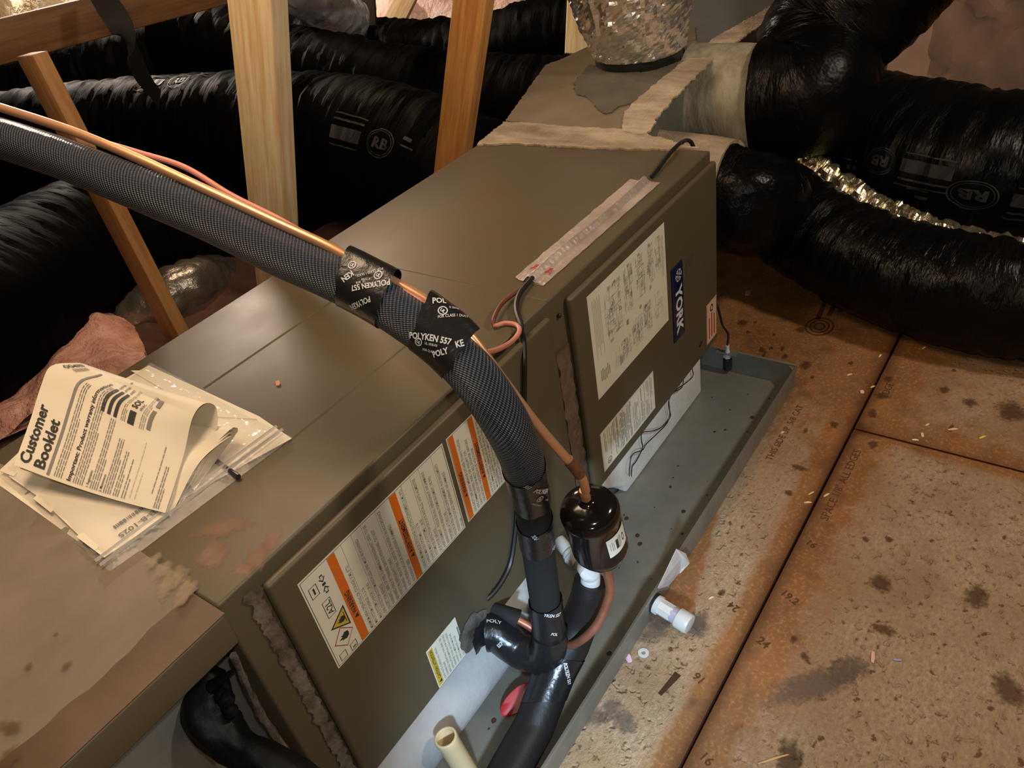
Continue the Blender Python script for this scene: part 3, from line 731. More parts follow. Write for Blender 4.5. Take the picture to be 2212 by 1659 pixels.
# mastic smears on the top at the left end (small scuffs)
def patch(name, pix, z, m, par, seed=0, h=0.0015, jit=0.006, zf=None):
    """irregular patch of coating lying on a surface z, outline as corner points"""
    pts = [onz(x, y, z) if zf is None else zf(x, y) for x, y in pix]
    out = []
    n = len(pts)
    for i in range(n):
        a = pts[i]; b = pts[(i+1) % n]; k = max(1, int((b-a).length/0.006))
        for j in range(k):
            p = a.lerp(b, j/k); q = Vector((nz3(p.x*40, p.y*40, seed)+.7*nz3(p.x*170, p.y*170, seed), nz3(p.x*40, p.y*40, seed+9)+.7*nz3(p.x*170, p.y*170, seed+5), 0))*jit; out.append(p+q)
    bm = bmesh.new(); vs = [bm.verts.new(p + Vector((0, 0, h))) for p in out]
    f = bm.faces.new(vs)
    if f.normal.z < 0 or True:
        bm.normal_update()
        if f.normal.z < 0: f.normal_flip()
    r = bmesh.ops.extrude_face_region(bm, geom=[f]); 
    for e in r['geom']:
        if isinstance(e, bmesh.types.BMVert): e.co.z -= h
    bmesh.ops.recalc_face_normals(bm, faces=bm.faces); bmesh.ops.triangulate(bm, faces=[f for f in bm.faces if len(f.verts) > 4])
    me = bpy.data.meshes.new(name); bm.to_mesh(me); bm.free(); me.materials.append(m)
    o = bpy.data.objects.new(name, me); C.objects.link(o)
    if par is not None:
        o.parent = par; o.matrix_parent_inverse = par.matrix_world.inverted()
    return o
M_scuff = mat('bare_scuff', lin((150, 112, 88)), 0.6, var=lin((112, 90, 68)), vscale=60, vdet=6)
M_scuffs = soft_stain('scuff_soft', lin((168, 128, 102)), lin((140, 104, 80)))
M_sand = soft_stain('sandy_mastic_soft', lin((178, 158, 122)), lin((140, 120, 90)))
M_drip = soft_stain('drip_soft', lin((96, 76, 50)), lin((84, 64, 40)))
blot(ah, [(482,1140,.014,.030,.7),(455,1190,.022,.014,.4),(468,1205,.016,.010,.2),(585,1168,.010,.020,-.9),(555,1205,.012,.020,-.9),(525,1230,.010,.012,0)], M_scuffs, 'scuff_marks', 6, ZT+.0006)
# ------------------------------------------------------------------ foam blocks under the unit
def foam_slab(name, label, poly, y0, y1):
    pts = [(x, y0, z) for x, z in poly]; mb = MB(); n = len(poly)
    vs = [(x, y0, z) for x, z in poly] + [(x, y1, z) for x, z in poly]
    mb.add(vs, [tuple(range(n)), tuple(range(2*n-1, n-1, -1))] + [(i, n+i, n+(i+1) % n, (i+1) % n) for i in range(n)])
    o = mb.build(name, M_foam, None); bevel(o, .006, 3); tag(o, label, 'foam block'); return o
foam_slab('foam_block', 'white foam block under the panel with the blue badge, thin wires across its face', [(-0.430, .0035), (-0.060, .0035), (-0.060, .124), (-0.540, .124), (-0.535, .105), (-0.480, .060), (-0.440, .030)], 0.002, 0.12)
def foam_roll():
    mb = MB(); n = 26; x0, x1 = -1.30, -0.745; cyy, cz, r = 0.020, 0.0655, 0.060; m = 60; vs = []
    for i in range(m+1):
        for k in range(n):
            a = 2*PI*k/n; x = x0+(x1-x0)*i/m; q = r*(1+.012*nz3(x*9, math.cos(a)*2, math.sin(a)*2)); vs.append((x, cyy+q*math.cos(a), cz+q*math.sin(a)))
    fs = [(i*n+k, (i+1)*n+k, (i+1)*n+(k+1) % n, i*n+(k+1) % n) for i in range(m) for k in range(n)]
    fs += [tuple(range(n)), tuple(range(m*n+n-1, m*n-1, -1))]
    mb.add(vs, fs); o = mb.build('foam_roll', mat('grey_foam', (.46, .45, .44), .6, spec=.3, var=(.40, .39, .38), vscale=20, bump=.4, bscale=120, bdist=.003), None); tag(o, 'round white foam roll lying in the pan under the panel with warning labels', 'foam roll'); return o
foam_roll()

# ------------------------------------------------------------------ return plenum (left) and supply plenum (far right)
rp = thing('return_plenum', 'wide plenum coated in tan mastic at the near left end of the air handler', 'plenum', (-1.7, 0.26, 0.1))
o = MB().box((-2.25, 0.045, 0.10), (XL-.001, 0.56, ZT-.004)).build('plenum_box', M_galv, rp); bevel(o, .003, 1)
o = MB().box((-2.25, -0.016, ZT-.046), (XL-.001, 0.045, ZT-.0005)).build('front_flange', M_cab, rp); bevel(o, .003, 2)
mb = MB().box((-2.25, -0.016, ZT-.0005), (XL-.001, 0.05, ZT+.0012)); o = mb.build('sealed_edge', M_strip, rp, smooth=False); o['label'] = 'smooth brown edge strip'
# coated top with an irregular front edge
def coat():
    mb = MB(); nx, ny = 70, 30
    def fn(u, v):
        x = -2.25 + (XL + .006 + 2.25)*u + (0.014*nz3(v*9, 2, 1) if u == 1 else 0)
        y0 = 0.040 + .010*nz3(x*7, 0, 5) + .006*nz3(x*30, 0, 7)
        y = y0 + (0.562 - y0)*v
        z = ZT + .0024 + .0012*nz3(x*25, y*60, 2)
        if v == 0 or v == 1: z = ZT + .0012
        return (x, y, z)
    mb.grid(fn, nx, ny); o = mb.build('mastic_coating', M_coat, rp); o['label'] = 'brushed tan mastic coat'; return o
coat()
blot(rp, [(22,1570,.007,.013,.3),(18,1636,.010,.012,0),(143,1437,.006,.005,0),(60,1440,.004,.004,0),(120,1370,.003,.003,0)], M_drip, 'drip_spots', 8, ZT+.0042)
blot(ah, [(330,1212,.010,.008,.5),(352,1232,.014,.010,.5),(378,1250,.016,.012,.5),(402,1272,.014,.010,.5),(360,1262,.020,.008,.7),(395,1292,.012,.006,.3)], M_sand, 'sandy_mastic', 9, ZT+.0050)
mb = MB()
Tb = Tube([(-1.246, -.004, .50), (-1.250, .002, .44), (-1.252, .004, .38), (-1.250, .002, .31), (-1.246, -.004, .20)])
Tb.mesh(mb, lambda l, a: .0045*(1+.5*nz3(l*60, math.cos(a), math.sin(a))), 10); mb.build('sealant_bead', M_silicone, rp)

sp = thing('supply_plenum', 'mastic covered sheet metal plenum tapering away from the far end of the air handler', 'plenum', (0.5, 0.4, 0.1))
poly = [(0.002, 0.148), (0.056, 0.176), (0.311, 0.268), (0.639, 0.306), (1.35, 0.262), (1.35, 0.66), (0.70, 0.675), (0.477, 0.706), (0.064, 0.552), (0.002, 0.532)]
o = MB().prism(poly, 0.10, ZT-.001).build('plenum_body', M_galv, sp, smooth=False)
patch('top_coating', [(1092,262),(1178,142),(1278,104),(1500,60),(1508,112),(1425,196),(1388,285),(1360,298)], ZT-.001, M_coat, sp, 3, .002, .004)
o = patch('mastic_band', [(1030,316),(1090,266),(1130,268),(1230,276),(1300,280),(1340,282),(1392,292),(1470,312),(1512,322),(1440,326),(1330,324),(1200,318),(1100,312)], ZT-.0002, M_mastic, sp, 11, .004, .006)
o['label'] = 'pale beige mastic band along the joint'
patch('mastic_band', [(1342,285),(1350,245),(1380,215),(1420,180),(1470,140),(1500,112),(1560,75),(1640,30),(1700,-5),(1720,5),(1640,60),(1560,112),(1530,140),(1470,200),(1430,245),(1400,290),(1380,295)], ZT+.001, M_mastic, sp, 13, .004, .006)
patch('mastic_patch', [(1240,180),(1275,140),(1300,150),(1400,160),(1465,135),(1440,180),(1395,215),(1345,230),(1310,248),(1290,240),(1275,215),(1245,205)], ZT+.001, M_masticg, sp, 17, .003, .006)['label'] = 'grey green smeared mastic'
# branch box and round collars on the near side, brushed with pale mastic
def collar(name, a, b, r0, r1, m, label=None, amp=.06):
    mb = MB(); T = Tube([a, Vector(a).lerp(Vector(b), .5), b]); L_ = T.L
    T.mesh(mb, lambda l, t: (r0+(r1-r0)*l/L_)*(1+amp*nz3(l*12, math.cos(t)*2, math.sin(t)*2)), 28, ds=.012); o = mb.build(name, m, sp)
    if label: o['label'] = label
    return o
collar('duct_collar', (0.62, 0.33, 0.44), (0.645, 0.105, 0.44), .145, .142, M_masticpale, 'upper round collar brushed with pale mastic', .04)
collar('duct_collar', (0.27, 0.27, 0.36), (0.275, 0.075, 0.355), .122, .118, M_mastic, 'lower round collar brushed with beige mastic', .04)

# ------------------------------------------------------------------ flexible ducts
def flex(name, label, pts, r, group=None, seed=0, wr=.05, n=44, ds=.010, m=None, r1=None, cap=True, cat='duct', lump=.06):
    T = Tube(pts, step=.02); root = thing(name, label, cat, T.p[0], group); mb = MB(); R1 = r1 or r
    def rad(l, a):
        t = l/T.L; R0 = r+(R1-r)*t; ca, sa = math.cos(a), math.sin(a)
        q = lump*nz3(l*3.2, ca*1.2+seed, sa*1.2) + wr*nz3(l*26+seed, ca*1.6, sa*1.6) + wr*.7*nz3(l*60, ca*4.2, sa*4.2+seed) + .006*math.sin(2*PI*l/.032)
        return R0*(1+q)
    T.mesh(mb, rad, n, ds=ds, cap=cap); mb.build('jacket', m or M_black, root); return root, T, rad

# near right: three big black ducts
rA, TA, radA = flex('flex_duct', 'upper thick black flexible duct rising to the top right from the supply plenum', [V(.645,.135,.44), V(.665,.02,.455), at(1775,95,2.08), at(1875,-15,2.0), at(1990,-150,1.92), at(2120,-330,1.86), at(2260,-560,1.84)], .158, 'black ducts beside the supply plenum', 1, .05, r1=.19)
rB, TB, radB = flex('flex_duct', 'middle thick black flexible duct with pale round printing, lying above the foil seam', [at(1690,240,2.62), at(1780,290,2.50), at(1880,325,2.36), at(1990,350,2.24), at(2110,375,2.14), at(2260,395,2.08), at(2480,400,2.02), at(2800,395,1.98), at(3150,380,1.98)], .215, 'black ducts beside the supply plenum', 5, .045, r1=.215)
rC, TC, radC = flex('flex_duct', 'lower thick black flexible duct sagging onto the floor boards at the right', [V(.275,.105,.355), V(.285,.02,.325), at(1672,445,2.06), at(1760,505,2.02), at(1880,570,1.93), at(2010,612,1.84), at(2150,640,1.76), at(2320,660,1.70), at(2520,672,1.66), at(2800,690,1.64), at(3100,710,1.66)], .112, 'black ducts beside the supply plenum', 9, .06, r1=.148)

# wrinkled foil seam that shows between the middle and the lower duct
def foil_seam():
    pix = [(1716,332,2.12),(1760,358,2.14),(1800,388,2.11),(1850,420,2.07),(1900,452,2.02),(1960,478,1.97),(2010,498,1.93),(2060,512,1.89),(2120,528,1.85),(2180,540,1.81),(2260,556,1.77),(2400,570,1.72)]
    T = Tube([at(x, y, d-.05) for x, y, d in pix], step=.008); mb = MB()
    T.mesh(mb, lambda l, a: .031*(1+.55*nz3(l*38, math.cos(a)*2, math.sin(a)*2)+.25*nz3(l*90, math.cos(a)*4, math.sin(a)*4)), 14, ds=.006)
    o = mb.build('foil_liner', M_foilg, rB, smooth=False); o['label'] = 'crinkled gold-silver foil liner edge'
foil_seam()

# printing on the ducts: a round mark with RB, boxes and text lines
def duct_print(T, rad, root, l0, a0, size, rot, flip=1):
    mb = MB(); w_ = T.warp(l0, a0, rad, rot=rot, dr=.0025)
    f = lambda x, y: w_(x*size*flip, y*size)
    n = 30
    for r0, r1 in ((1.0, .93), (.84, .80)):
        vs = []
        for j in range(n):
            a = 2*PI*j/n
            for r in (r0, r1): vs.append(f(r*math.cos(a), r*math.sin(a)))
        mb.add(vs, [(2*j, 2*j+1, (2*j+3) % (2*n), (2*j+2) % (2*n)) for j in range(n)])
    mb.text('RB', lambda x, y: f(x, y-.36), 1.0, bold=.04, align='CENTER')
    def rect(x0, y0, x1, y1, k=8):
        for i in range(k):
            a = x0+(x1-x0)*i/k; b_ = x0+(x1-x0)*(i+1)/k; mb.add([f(a,y0), f(b_,y0), f(b_,y1), f(a,y1)], [(0,1,2,3)])
    rect(-3.9, -.55, -1.5, .35); rect(-3.9, .75, -1.5, .9); rect(-3.9, 1.2, -1.4, 1.3); rect(-3.9, -1.0, -1.6, -.9)
    rect(1.6, .3, 2.6, .42); rect(1.6, .75, 2.2, 1.0)
    o = mb.build('printed_mark', M_ductprint, root, smooth=False); return o
def place_print(T, rad, root, p, size, rot, flip=1):
    l = T.near(p); 
    # surface angle that faces the given pixel direction
    best = min((k for k in range(72)), key=lambda k: (T.P(l, 2*PI*k/72, rad(l, 2*PI*k/72)) - Vector(p)).length)
    return duct_print(T, rad, root, l, 2*PI*best/72, size, rot, flip)
place_print(TB, radB, rB, at(1900, 348, 2.12), .036, PI)
place_print(TB, radB, rB, at(2110, 430, 1.98), .036, PI)

# left and rear black ducts
rD, TD, radD = flex('flex_duct', 'large black flexible duct low at the left behind the truss web', [at(-200,760,2.05), at(-60,700,2.2), at(70,620,2.42), at(190,545,2.62), at(320,500,2.75), at(470,470,2.85), at(600,450,2.95), at(800,430,3.1)], .24, 'black ducts behind the air handler', 21, .03, m=M_black2)
rE, TE, radE = flex('flex_duct', 'black flexible duct with grey printed panel and round mark behind the bright stud', [at(-260,370,3.0), at(-60,340,2.95), at(150,315,2.9), at(330,300,2.85), at(520,292,2.75), at(700,300,2.62), at(850,330,2.5), at(980,380,2.42), at(1100,470,2.35)], .21, 'black ducts behind the air handler', 25, .04, m=M_black2)
rF, TF, radF = flex('flex_duct', 'long black flexible duct crossing behind both studs towards the foil duct', [at(380,70,3.3), at(520,110,3.2), at(640,150,3.1), at(760,178,3.0), at(900,205,2.9), at(1060,222,2.8), at(1200,230,2.7), at(1320,225,2.66)], .165, 'black ducts behind the air handler', 29, .05, m=M_black2)
rG, TG, radG = flex('flex_duct', 'farthest black flexible duct under the pink insulation at the top', [at(640,92,3.7), at(760,100,3.6), at(900,110,3.5), at(1040,105,3.35), at(1130,80,3.2), at(1220,62,3.1), at(1330,60,3.0)], .13, 'black ducts behind the air handler', 33, .07, m=M_black2)
rH, TH, radH = flex('flex_duct', 'dark black flexible duct across the upper left corner below the header board', [at(-150,240,3.5), at(60,200,3.5), at(250,160,3.5), at(420,130,3.5), at(560,110,3.5)], .20, 'black ducts behind the air handler', 37, .05, m=M_black2)
place_print(TE, radE, rE, at(828, 312, 2.3), .042, 0, 1)
place_print(TE, radE, rE, at(415, 215, 2.7), .042, 0, 1)
rJ, TJ, radJ = flex('flex_duct', 'short silver lined flexible duct behind the leaning truss web at the left', [at(225,775,2.5), at(290,715,2.5), at(350,655,2.5), at(410,620,2.56), at(470,605,2.7)], .085, None, 41, .10, m=mat('silver_jacket', (.30, .27, .24), .33, metal=.8, bump=.5, bscale=30, bdist=.01))

# silver foil duct standing on the supply plenum
fd = thing('foil_duct', 'crinkled shiny foil duct standing upright on the supply plenum', 'duct', onz(1382, 140, ZT))
def foil_duct():
    b0 = onz(1382, 128, ZT+.002); mb = MB()
    T = Tube([b0, b0+Vector((-.002, .0, .05)), b0+Vector((-.01, .0, .12)), b0+Vector((-.015, 0, .22)), b0+Vector((-.02, 0, .40)), b0+Vector((-.02, .05, .60))], up=(1, 0, 0))
    def prof(l):
        return np.interp(l, [0, .03, .08, .14, .22, .40, .6], [.118, .125, .136, .155, .172, .178, .175])
    def rad(l, a):
        ca, sa = math.cos(a), math.sin(a)
        return prof(l)*(1+.04*nz3(l*11, ca*2.2, sa*2.2)+.055*nz3(l*30, ca*5, sa*5)+.04*nz3(l*75, ca*12, sa*12))
    T.mesh(mb, rad, 96, l0=.028, ds=.0075); o = mb.build('foil_jacket', M_foil, fd, smooth=False)
    mb = MB(); T.mesh(mb, lambda l, a: .119*(1+.03*nz3(l*40, math.cos(a)*5, math.sin(a)*5)), 48, l0=-.001, l1=.036, ds=.006); mb.build('black_collar', M_tape, fd)
foil_duct()
# second foil duct far at the back, top left of centre
rK, TK, radK = flex('foil_duct', 'pale silver foil duct far behind, beside the bright stud at the top', [at(560,-75,2.9), at(640,-20,2.95), at(690,8,3.05), at(760,40,3.3)], .082, None, 44, .12, m=mat('cool_foil', (.80, .84, .90), .30, metal=.5, bump=.4, bscale=25, bdist=.01), n=36)

# ------------------------------------------------------------------ timber
def stud(name, label, a, b, wdir, w_=.089, h=.038, m=None, group=None):
    mb = MB().beam(a, b, wdir, w_, h); o = mb.build(name, m or M_wood, None); bevel(o, .003, 2); tag(o, label, 'timber', group); return o
def stud_local(name, label, a, b, wdir, w_=.089, h=.038, m=None):
    """as stud, with the grain running along the timber"""
    a = Vector(a); b = Vector(b); d = (b-a); L_ = d.length; d = d/L_; wd = Vector(wdir); wd = (wd-d*wd.dot(d)).normalized(); hd = d.cross(wd)
    o = MB().box((-w_/2, -h/2, 0), (w_/2, h/2, L_)).build(name, m or M_wood, None); bevel(o, .003, 2)
    o.matrix_world = Matrix.Translation(a) @ Matrix((wd, hd, d)).transposed().to_4x4(); tag(o, label, 'timber'); return o
# leaning truss webs either side, planes across the unit
sa = onx(551, -60, -.52); sb = onx(598, 560, -.52); d_ = sb - sa
stud_local('truss_web', 'brightly lit pale pine truss web standing behind the insulated line, left of centre', sa - d_*.25, sb + d_*.55, (0, 1, 0.2), .105)
sa = onx(1031, -60, .09); sb = onx(978, 350, .09); d_ = sb - sa
stud_local('truss_web', 'orange pine truss web behind the far top edge of the cabinet', sa - d_*.4, sb + d_*.75, (0, 1, 0.25), .089, m=mat('orange_pine', lin((206, 150, 84)), .6, var=lin((176, 116, 56)), vscale=6, vstretch=(14, 14, 1), vdet=6))
sa = onx(75, 130, -.50); sb = onx(372, 700, -.50); d_ = sb - sa
stud_local('truss_web', 'thin brown truss web leaning right below the header board, ending behind the cabinet', sa - d_*.02, sb + d_*.35, (0, 1, 0), .089, m=mat('mid_pine', lin((176, 128, 76)), .65, var=lin((150, 104, 58)), vscale=6, vstretch=(14, 14, 1)))
ha = at(-120, 110, 2.15); hb = at(520, -62, 2.15*1.0)
hdir = (at(460, -38, 2.35) - at(0, 77, 2.02)).normalized(); h0 = at(0, 90, 2.02)
stud_local('header_board', 'wide brown header board across the top left corner', h0 - hdir*.5, h0 + hdir*1.35, (0, 0, 1), .100, .038, m=M_woodshade)
stud_local('truss_web', 'pale pine truss web far behind at the top, left of the orange web', at(905,-60,3.9), at(850, 50, 3.9), RX, .10)
stud_local('truss_web', 'dark shaded truss web far behind at the top, left of the pale one', at(788,-60,3.4), at(795, 60, 3.4), RX, .075, m=mat('shaded_wood', (.012, .010, .008), .8))  # near-black colour paints this web as a shaded silhouette
stud_local('truss_web', 'orange brown truss web just behind the upright foil duct', at(1252,-40,2.9), at(1245, 120, 2.9), RX, .085)
# black hanging strap over the header board
mb = MB()
Ts = Tube([at(205,-40,1.98), at(232,10,1.965), at(258,50,1.965), at(276,100,2.02), at(310,165,2.3), at(345,215,2.5)], step=.01)
def strapfn(u, v):
    c, T, n, b = Ts.frame(u*Ts.L); side = (T.cross(RF)).normalized(); return c + side*((v-.5)*.062)
mb.grid(strapfn, 40, 4); mb.grid(lambda u, v: Vector(strapfn(u, 1-v)) + RF*.002, 40, 4)
o = mb.build('hanging_strap', mat('strap_web', (.010, .009, .008), .8), None); tag(o, 'black hanging strap looped over the header board', 'strap')

# ------------------------------------------------------------------ insulation at the back
def batt(label, quad, bumps, m, seed, th=.06, name='insulation_batt', nu=36, nv=24):
    q = [Vector(p) for p in quad]; nrm = (q[1]-q[0]).cross(q[3]-q[0]).normalized(); mb = MB()
    if nrm.dot(CAM - q[0]) < 0: nrm = -nrm
    def fn(u, v):
        p = q[0].lerp(q[1], u).lerp(q[3].lerp(q[2], u), v); e = min(u, 1-u, v, 1-v)
        hgt = bumps*(nz3(p.x*5+seed, p.y*5, p.z*5)+.5*nz3(p.x*14, p.y*14+seed, p.z*14)) + th*min(1, e*9)
        return p + nrm*hgt
    mb.grid(fn, nu, nv); mb.grid(lambda u, v: q[0].lerp(q[1], u).lerp(q[3].lerp(q[2], u), v) - nrm*.01, 2, 2)
    o = mb.build(name, m, None); tag(o, label, 'insulation'); return o
batt('pink insulation batt low at the left edge behind the papers', [at(-160,1010,2.0), at(330,800,2.1), at(280,680,2.5), at(-160,780,2.5)], .05, M_pink, 1)
batt('pink and white insulation batt in the far gap at the top centre', [at(690,70,4.6), at(1240,70,4.6), at(1300,-120,5.4), at(660,-120,5.4)], .12, mat('pale_fibre', lin((244, 222, 210)), .95, var=lin((226, 176, 164)), vscale=5, vdet=6, bump=.8, bscale=18, bdist=.03), 3, .1)
batt('pale insulation batt glowing above the header board in the top left corner', [at(-200,120,3.9), at(330,20,3.9), at(330,-160,4.6), at(-200,-90,4.6)], .10, mat('pale_yellow_fibre', lin((240, 220, 190)), .95, var=lin((220, 190, 150)), vscale=8, bump=.6, bscale=18, bdist=.03), 5, .1)
batt('tan kraft faced insulation batt at the top right behind the black ducts', [at(1880,330,2.72), at(2480,330,2.72), at(2480,-140,3.15), at(1960,-140,3.15)], .07, M_kraft, 7, .12)
batt('dull tan insulation batt behind the mastic covered plenum at the top', [at(1480,120,4.2), at(1960,120,4.2), at(2000,-160,5.2), at(1440,-160,5.2)], .09, mat('dull_kraft', lin((128, 104, 78)), .9, var=lin((100, 80, 60)), vscale=4), 9, .12)
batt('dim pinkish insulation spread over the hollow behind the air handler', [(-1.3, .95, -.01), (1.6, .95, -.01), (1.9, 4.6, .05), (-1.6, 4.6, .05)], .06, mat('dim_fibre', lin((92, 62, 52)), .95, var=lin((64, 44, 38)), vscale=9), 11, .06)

# ------------------------------------------------------------------ insulated suction line in a mesh sleeve
sl = thing('suction_line', 'thick black insulated refrigerant line in a woven mesh sleeve arching over the cabinet', 'pipe', (-0.875, -.12, .13))
spix = [(-150,255,1.10),(0,298,1.04),(150,348,.995),(300,408,.955),(450,472,.93),(600,545,.905),(720,598,.885),(805,640,.87),(885,690,.855),(960,745,.845),(1030,818,.84),(1082,895,.85),(1117,965,.885),(1140,1040,.945),(1153,1115,1.02),(1163,1190,1.085),(1174,1270,1.145),(1183,1335,1.182),(1190,1400,1.215)]
SL = Tube([at(*p) for p in spix], up=(0, 0, 1), step=.006)
s_tape3 = SL.near(at(1148, 1080, .98))
def rs(l, a):
    t = (l - (s_tape3 - .16)) / .16; t = min(1, max(0, t)); base = .0265 + (.0232 - .0265)*t
    return base*(1+.02*nz3(l*14, math.cos(a), math.sin(a)))
mb = MB(); SL.mesh(mb, rs, 40, l1=s_tape3 + .01, ds=.006); mb.build('mesh_sleeve', M_sleeve, sl)
mb = MB(); SL.mesh(mb, lambda l, a: rs(l, a)*.985, 32, l0=s_tape3 - .01, ds=.008); mb.build('pipe_insulation', M_rubber, sl)

# copper liquid line beside it
cpix = [(-150,185,1.085),(0,232,1.03),(150,281,.985),(300,343,.945),(450,412,.92),(600,482,.897),(700,528,.88),(770,566,.872),(860,614,.858),(940,662,.845),(1012,722,.838),(1080,812,.85),(1150,905,.88),(1210,975,.915),(1243,1012,.94),(1258,1035,.955),(1265,1060,.972)]
ll = thing('liquid_line', 'shiny copper line strapped along the black sleeved line, running down to the canister', 'pipe', at(1265,1060,.972))
CP = Tube([at(*p) for p in cpix], step=.006)
mb = MB(); CP.mesh(mb, .0058, 16, l1=CP.L, ds=.008); mb.build('copper_tube', M_copper, ll)
mb = MB(); lq = CP.near(at(1243,1012,.94)); CP.mesh(mb, lambda l, a: .0071, 16, l0=lq-.02, l1=lq+.014, ds=.004); o = mb.build('soldered_coupling', mat('scorched_copper', (.30, .13, .07), .5, metal=.5, var=(.10, .06, .05), vscale=60), ll); o['label'] = 'darkened soldered coupling'
# salmon thermostat cable along the copper, looping over the cabinet edge
ppix = [(-150,178,1.115),(80,262,1.025),(200,300,.99),(300,330,.962),(400,362,.945),(500,422,.93),(600,472,.915),(700,530,.895),(765,572,.872),(855,622,.853),(930,668,.842),(1000,735,.845),(1030,757,.88),(1065,757,.95),(1100,740,1.0),(1124,716,1.03),(1118,700,1.05),(1090,697,1.06),(1062,705,1.06),(1075,665,1.08),(1105,640,1.10),(1140,612,1.125)]
tcab = thing('thermostat_cable', 'thin salmon and brown thermostat cable looping from the taped line to the cabinet top', 'cable', at(1140,612,1.125))
PT = Tube([at(*p) for p in ppix[:12]] + [at(1035,760,.90), at(1072,756,1.0)] + [onz(1105,738,ZT+.012), onz(1122,716,ZT+.008), onz(1116,702,ZT+.005), onz(1090,698,ZT+.004), onz(1066,704,ZT+.006), onz(1070,680,ZT+.012), onz(1090,650,ZT+.010), onz(1140,614,ZT+.005)], step=.005)
lsplit = PT.near(onz(1066,704,ZT+.006))
mb = MB(); PT.mesh(mb, .0036, 10, l1=lsplit, ds=.006); mb.build('salmon_sheath', M_salmon, tcab)
mb = MB(); PT.mesh(mb, .0034, 10, l0=lsplit, ds=.006); mb.build('brown_end', M_wirebr, tcab)

# tape wraps around line and copper, with printing
def wrap(l0, l1, lean, seed, over_copper, lines, name='tape_wrap', base=None, gl=0.0):
    lm = (l0+l1)/2; c, T, n, b = SL.frame(lm)
    pc = CP.p[min(range(len(CP.p)), key=lambda k: (CP.p[k]-c).length)]
    ac = SL.angle_to(lm, pc)
    def rad(l, a):
        r0 = rs(l, a) + .0014
        if over_copper:
            d = (a-ac+PI) % (2*PI) - PI
            r0 += .0125*max(0, math.cos(d*1.05))**5 if abs(d) < 1.45 else 0
        return r0*(1+.018*nz3(l*60+seed, math.cos(a)*2, math.sin(a)*2)) + gl
    def skew(a):
        return (lean*math.sin(a-ac-.6)+.003*nz3(a*2, seed, 0), lean*.8*math.sin(a-ac-.4)+.003*nz3(a*2, seed, 5))
    mb = MB(); SL.mesh(mb, rad, 56, l0, l1, .004, skew=skew, cap=False)
    o = mb.build(name, M_tape, sl)
    # text: x0 along, angle offset from the camera-facing side
    av = SL.angle_to(lm, CAM); tb = MB()
    for (s, dl, da, size, rot, bold) in lines:
        wv = SL.warp(l0 + (l1-l0)*dl, av+da, rad, rot=rot, dr=.0009); tb.text(s, wv, size, 0, bold)
    if lines:
        q = tb.build('tape_print', M_print, o, smooth=False)
    return o, rad, av
def L_at(x, y):
    best = None
    for i, p in enumerate(SL.p):
        v = p - CAM; d = v.dot(RF); X = CX + FPX*v.dot(RX)/d; Y = CY + FPX*v.dot(RD)/d; e = (X-x)**2+(Y-y)**2
        if best is None or e < best[0]: best = (e, SL.s[i])
    return best[1]
def ring(T, rad, l, a, r, par):
    mb = MB(); w_ = T.warp(l, a, rad, dr=.0009); n = 20; vs = []
    for j in range(n):
        t = 2*PI*j/n
        for q in (r, r*.72): vs.append(w_(q*math.cos(t), q*math.sin(t)))
    mb.add(vs, [(2*j, 2*j+1, (2*j+3) % (2*n), (2*j+2) % (2*n)) for j in range(n)])
    mb.text('UL', lambda x, y: w_(x*r*.9, (y-.35)*r*.9), 1.0, bold=.05, align='CENTER'); return mb.build('tape_print', M_print, par, smooth=False)
POLY = 'POLYKEN'
d2r = math.radians
l1a, l1b = L_at(748, 600), L_at(838, 655)
def pix(p):
    v = Vector(p) - CAM; d = v.dot(RF); return CX + FPX*v.dot(RX)/d, CY + FPX*v.dot(RD)/d
def locate(T, rad, x, y, l0, l1):
    """surface coordinates (l, a) of the visible tube point nearest a photo direction"""
    best = None
    for i in range(41):
        l = l0 + (l1-l0)*i/40; c = T.frame(l)[0]
        for k in range(72):
            a = 2*PI*k/72; p = T.P(l, a, rad(l, a))
            if (p-c).dot(CAM-p) <= 0: continue
            u, v = pix(p); e = (u-x)**2 + (v-y)**2
            if best is None or e < best[0]: best = (e, l, a)
    return best[1], best[2]
def print_on(mb, T, rad, rng, s, x, y, deg, size, bold=.02):
    """lettering that starts at the surface point (x, y) and runs at deg"""
    l, a = locate(T, rad, x, y, *rng); w_ = T.warp(l, a, rad, dr=.0008)
    p0 = pix(w_(0, 0)); px_ = pix(w_(.002, 0)); py_ = pix(w_(0, .002))
    J = np.array([[px_[0]-p0[0], py_[0]-p0[0]], [px_[1]-p0[1], py_[1]-p0[1]]])
    d = np.linalg.solve(J, np.array([math.cos(d2r(deg)), -math.sin(d2r(deg))]))
    mb.text(s, T.warp(l, a, rad, rot=math.atan2(d[1], d[0]), dr=.0008), size, 0, bold, squeeze=.80)
def ring_on(mb, T, rad, rng, x, y, r):
    l, a = locate(T, rad, x, y, *rng); w_ = T.warp(l, a, rad, dr=.0008); n = 20; vs = []
    for j in range(n):
        t = 2*PI*j/n
        for q in (r, r*.76): vs.append(w_(q*math.cos(t), q*math.sin(t)))
    mb.add(vs, [(2*j, 2*j+1, (2*j+3) % (2*n), (2*j+2) % (2*n)) for j in range(n)])
    mb.text('UL', lambda x_, y_: w_(x_*r*.9, (y_-.35)*r*.9), 1.0, bold=.05, align='CENTER')
def tape_print(par, T, rad, rng, texts, rings=()):
    for t in texts:
        mb = MB(); print_on(mb, T, rad, rng, *t); o = mb.build('tape_print', M_print, par, smooth=False)
    for r in rings:
        mb = MB(); ring_on(mb, T, rad, rng, *r); mb.build('tape_emblem', M_print, par, smooth=False)
o, rad, av = wrap(l1a, l1b, .010, 1, True, [])
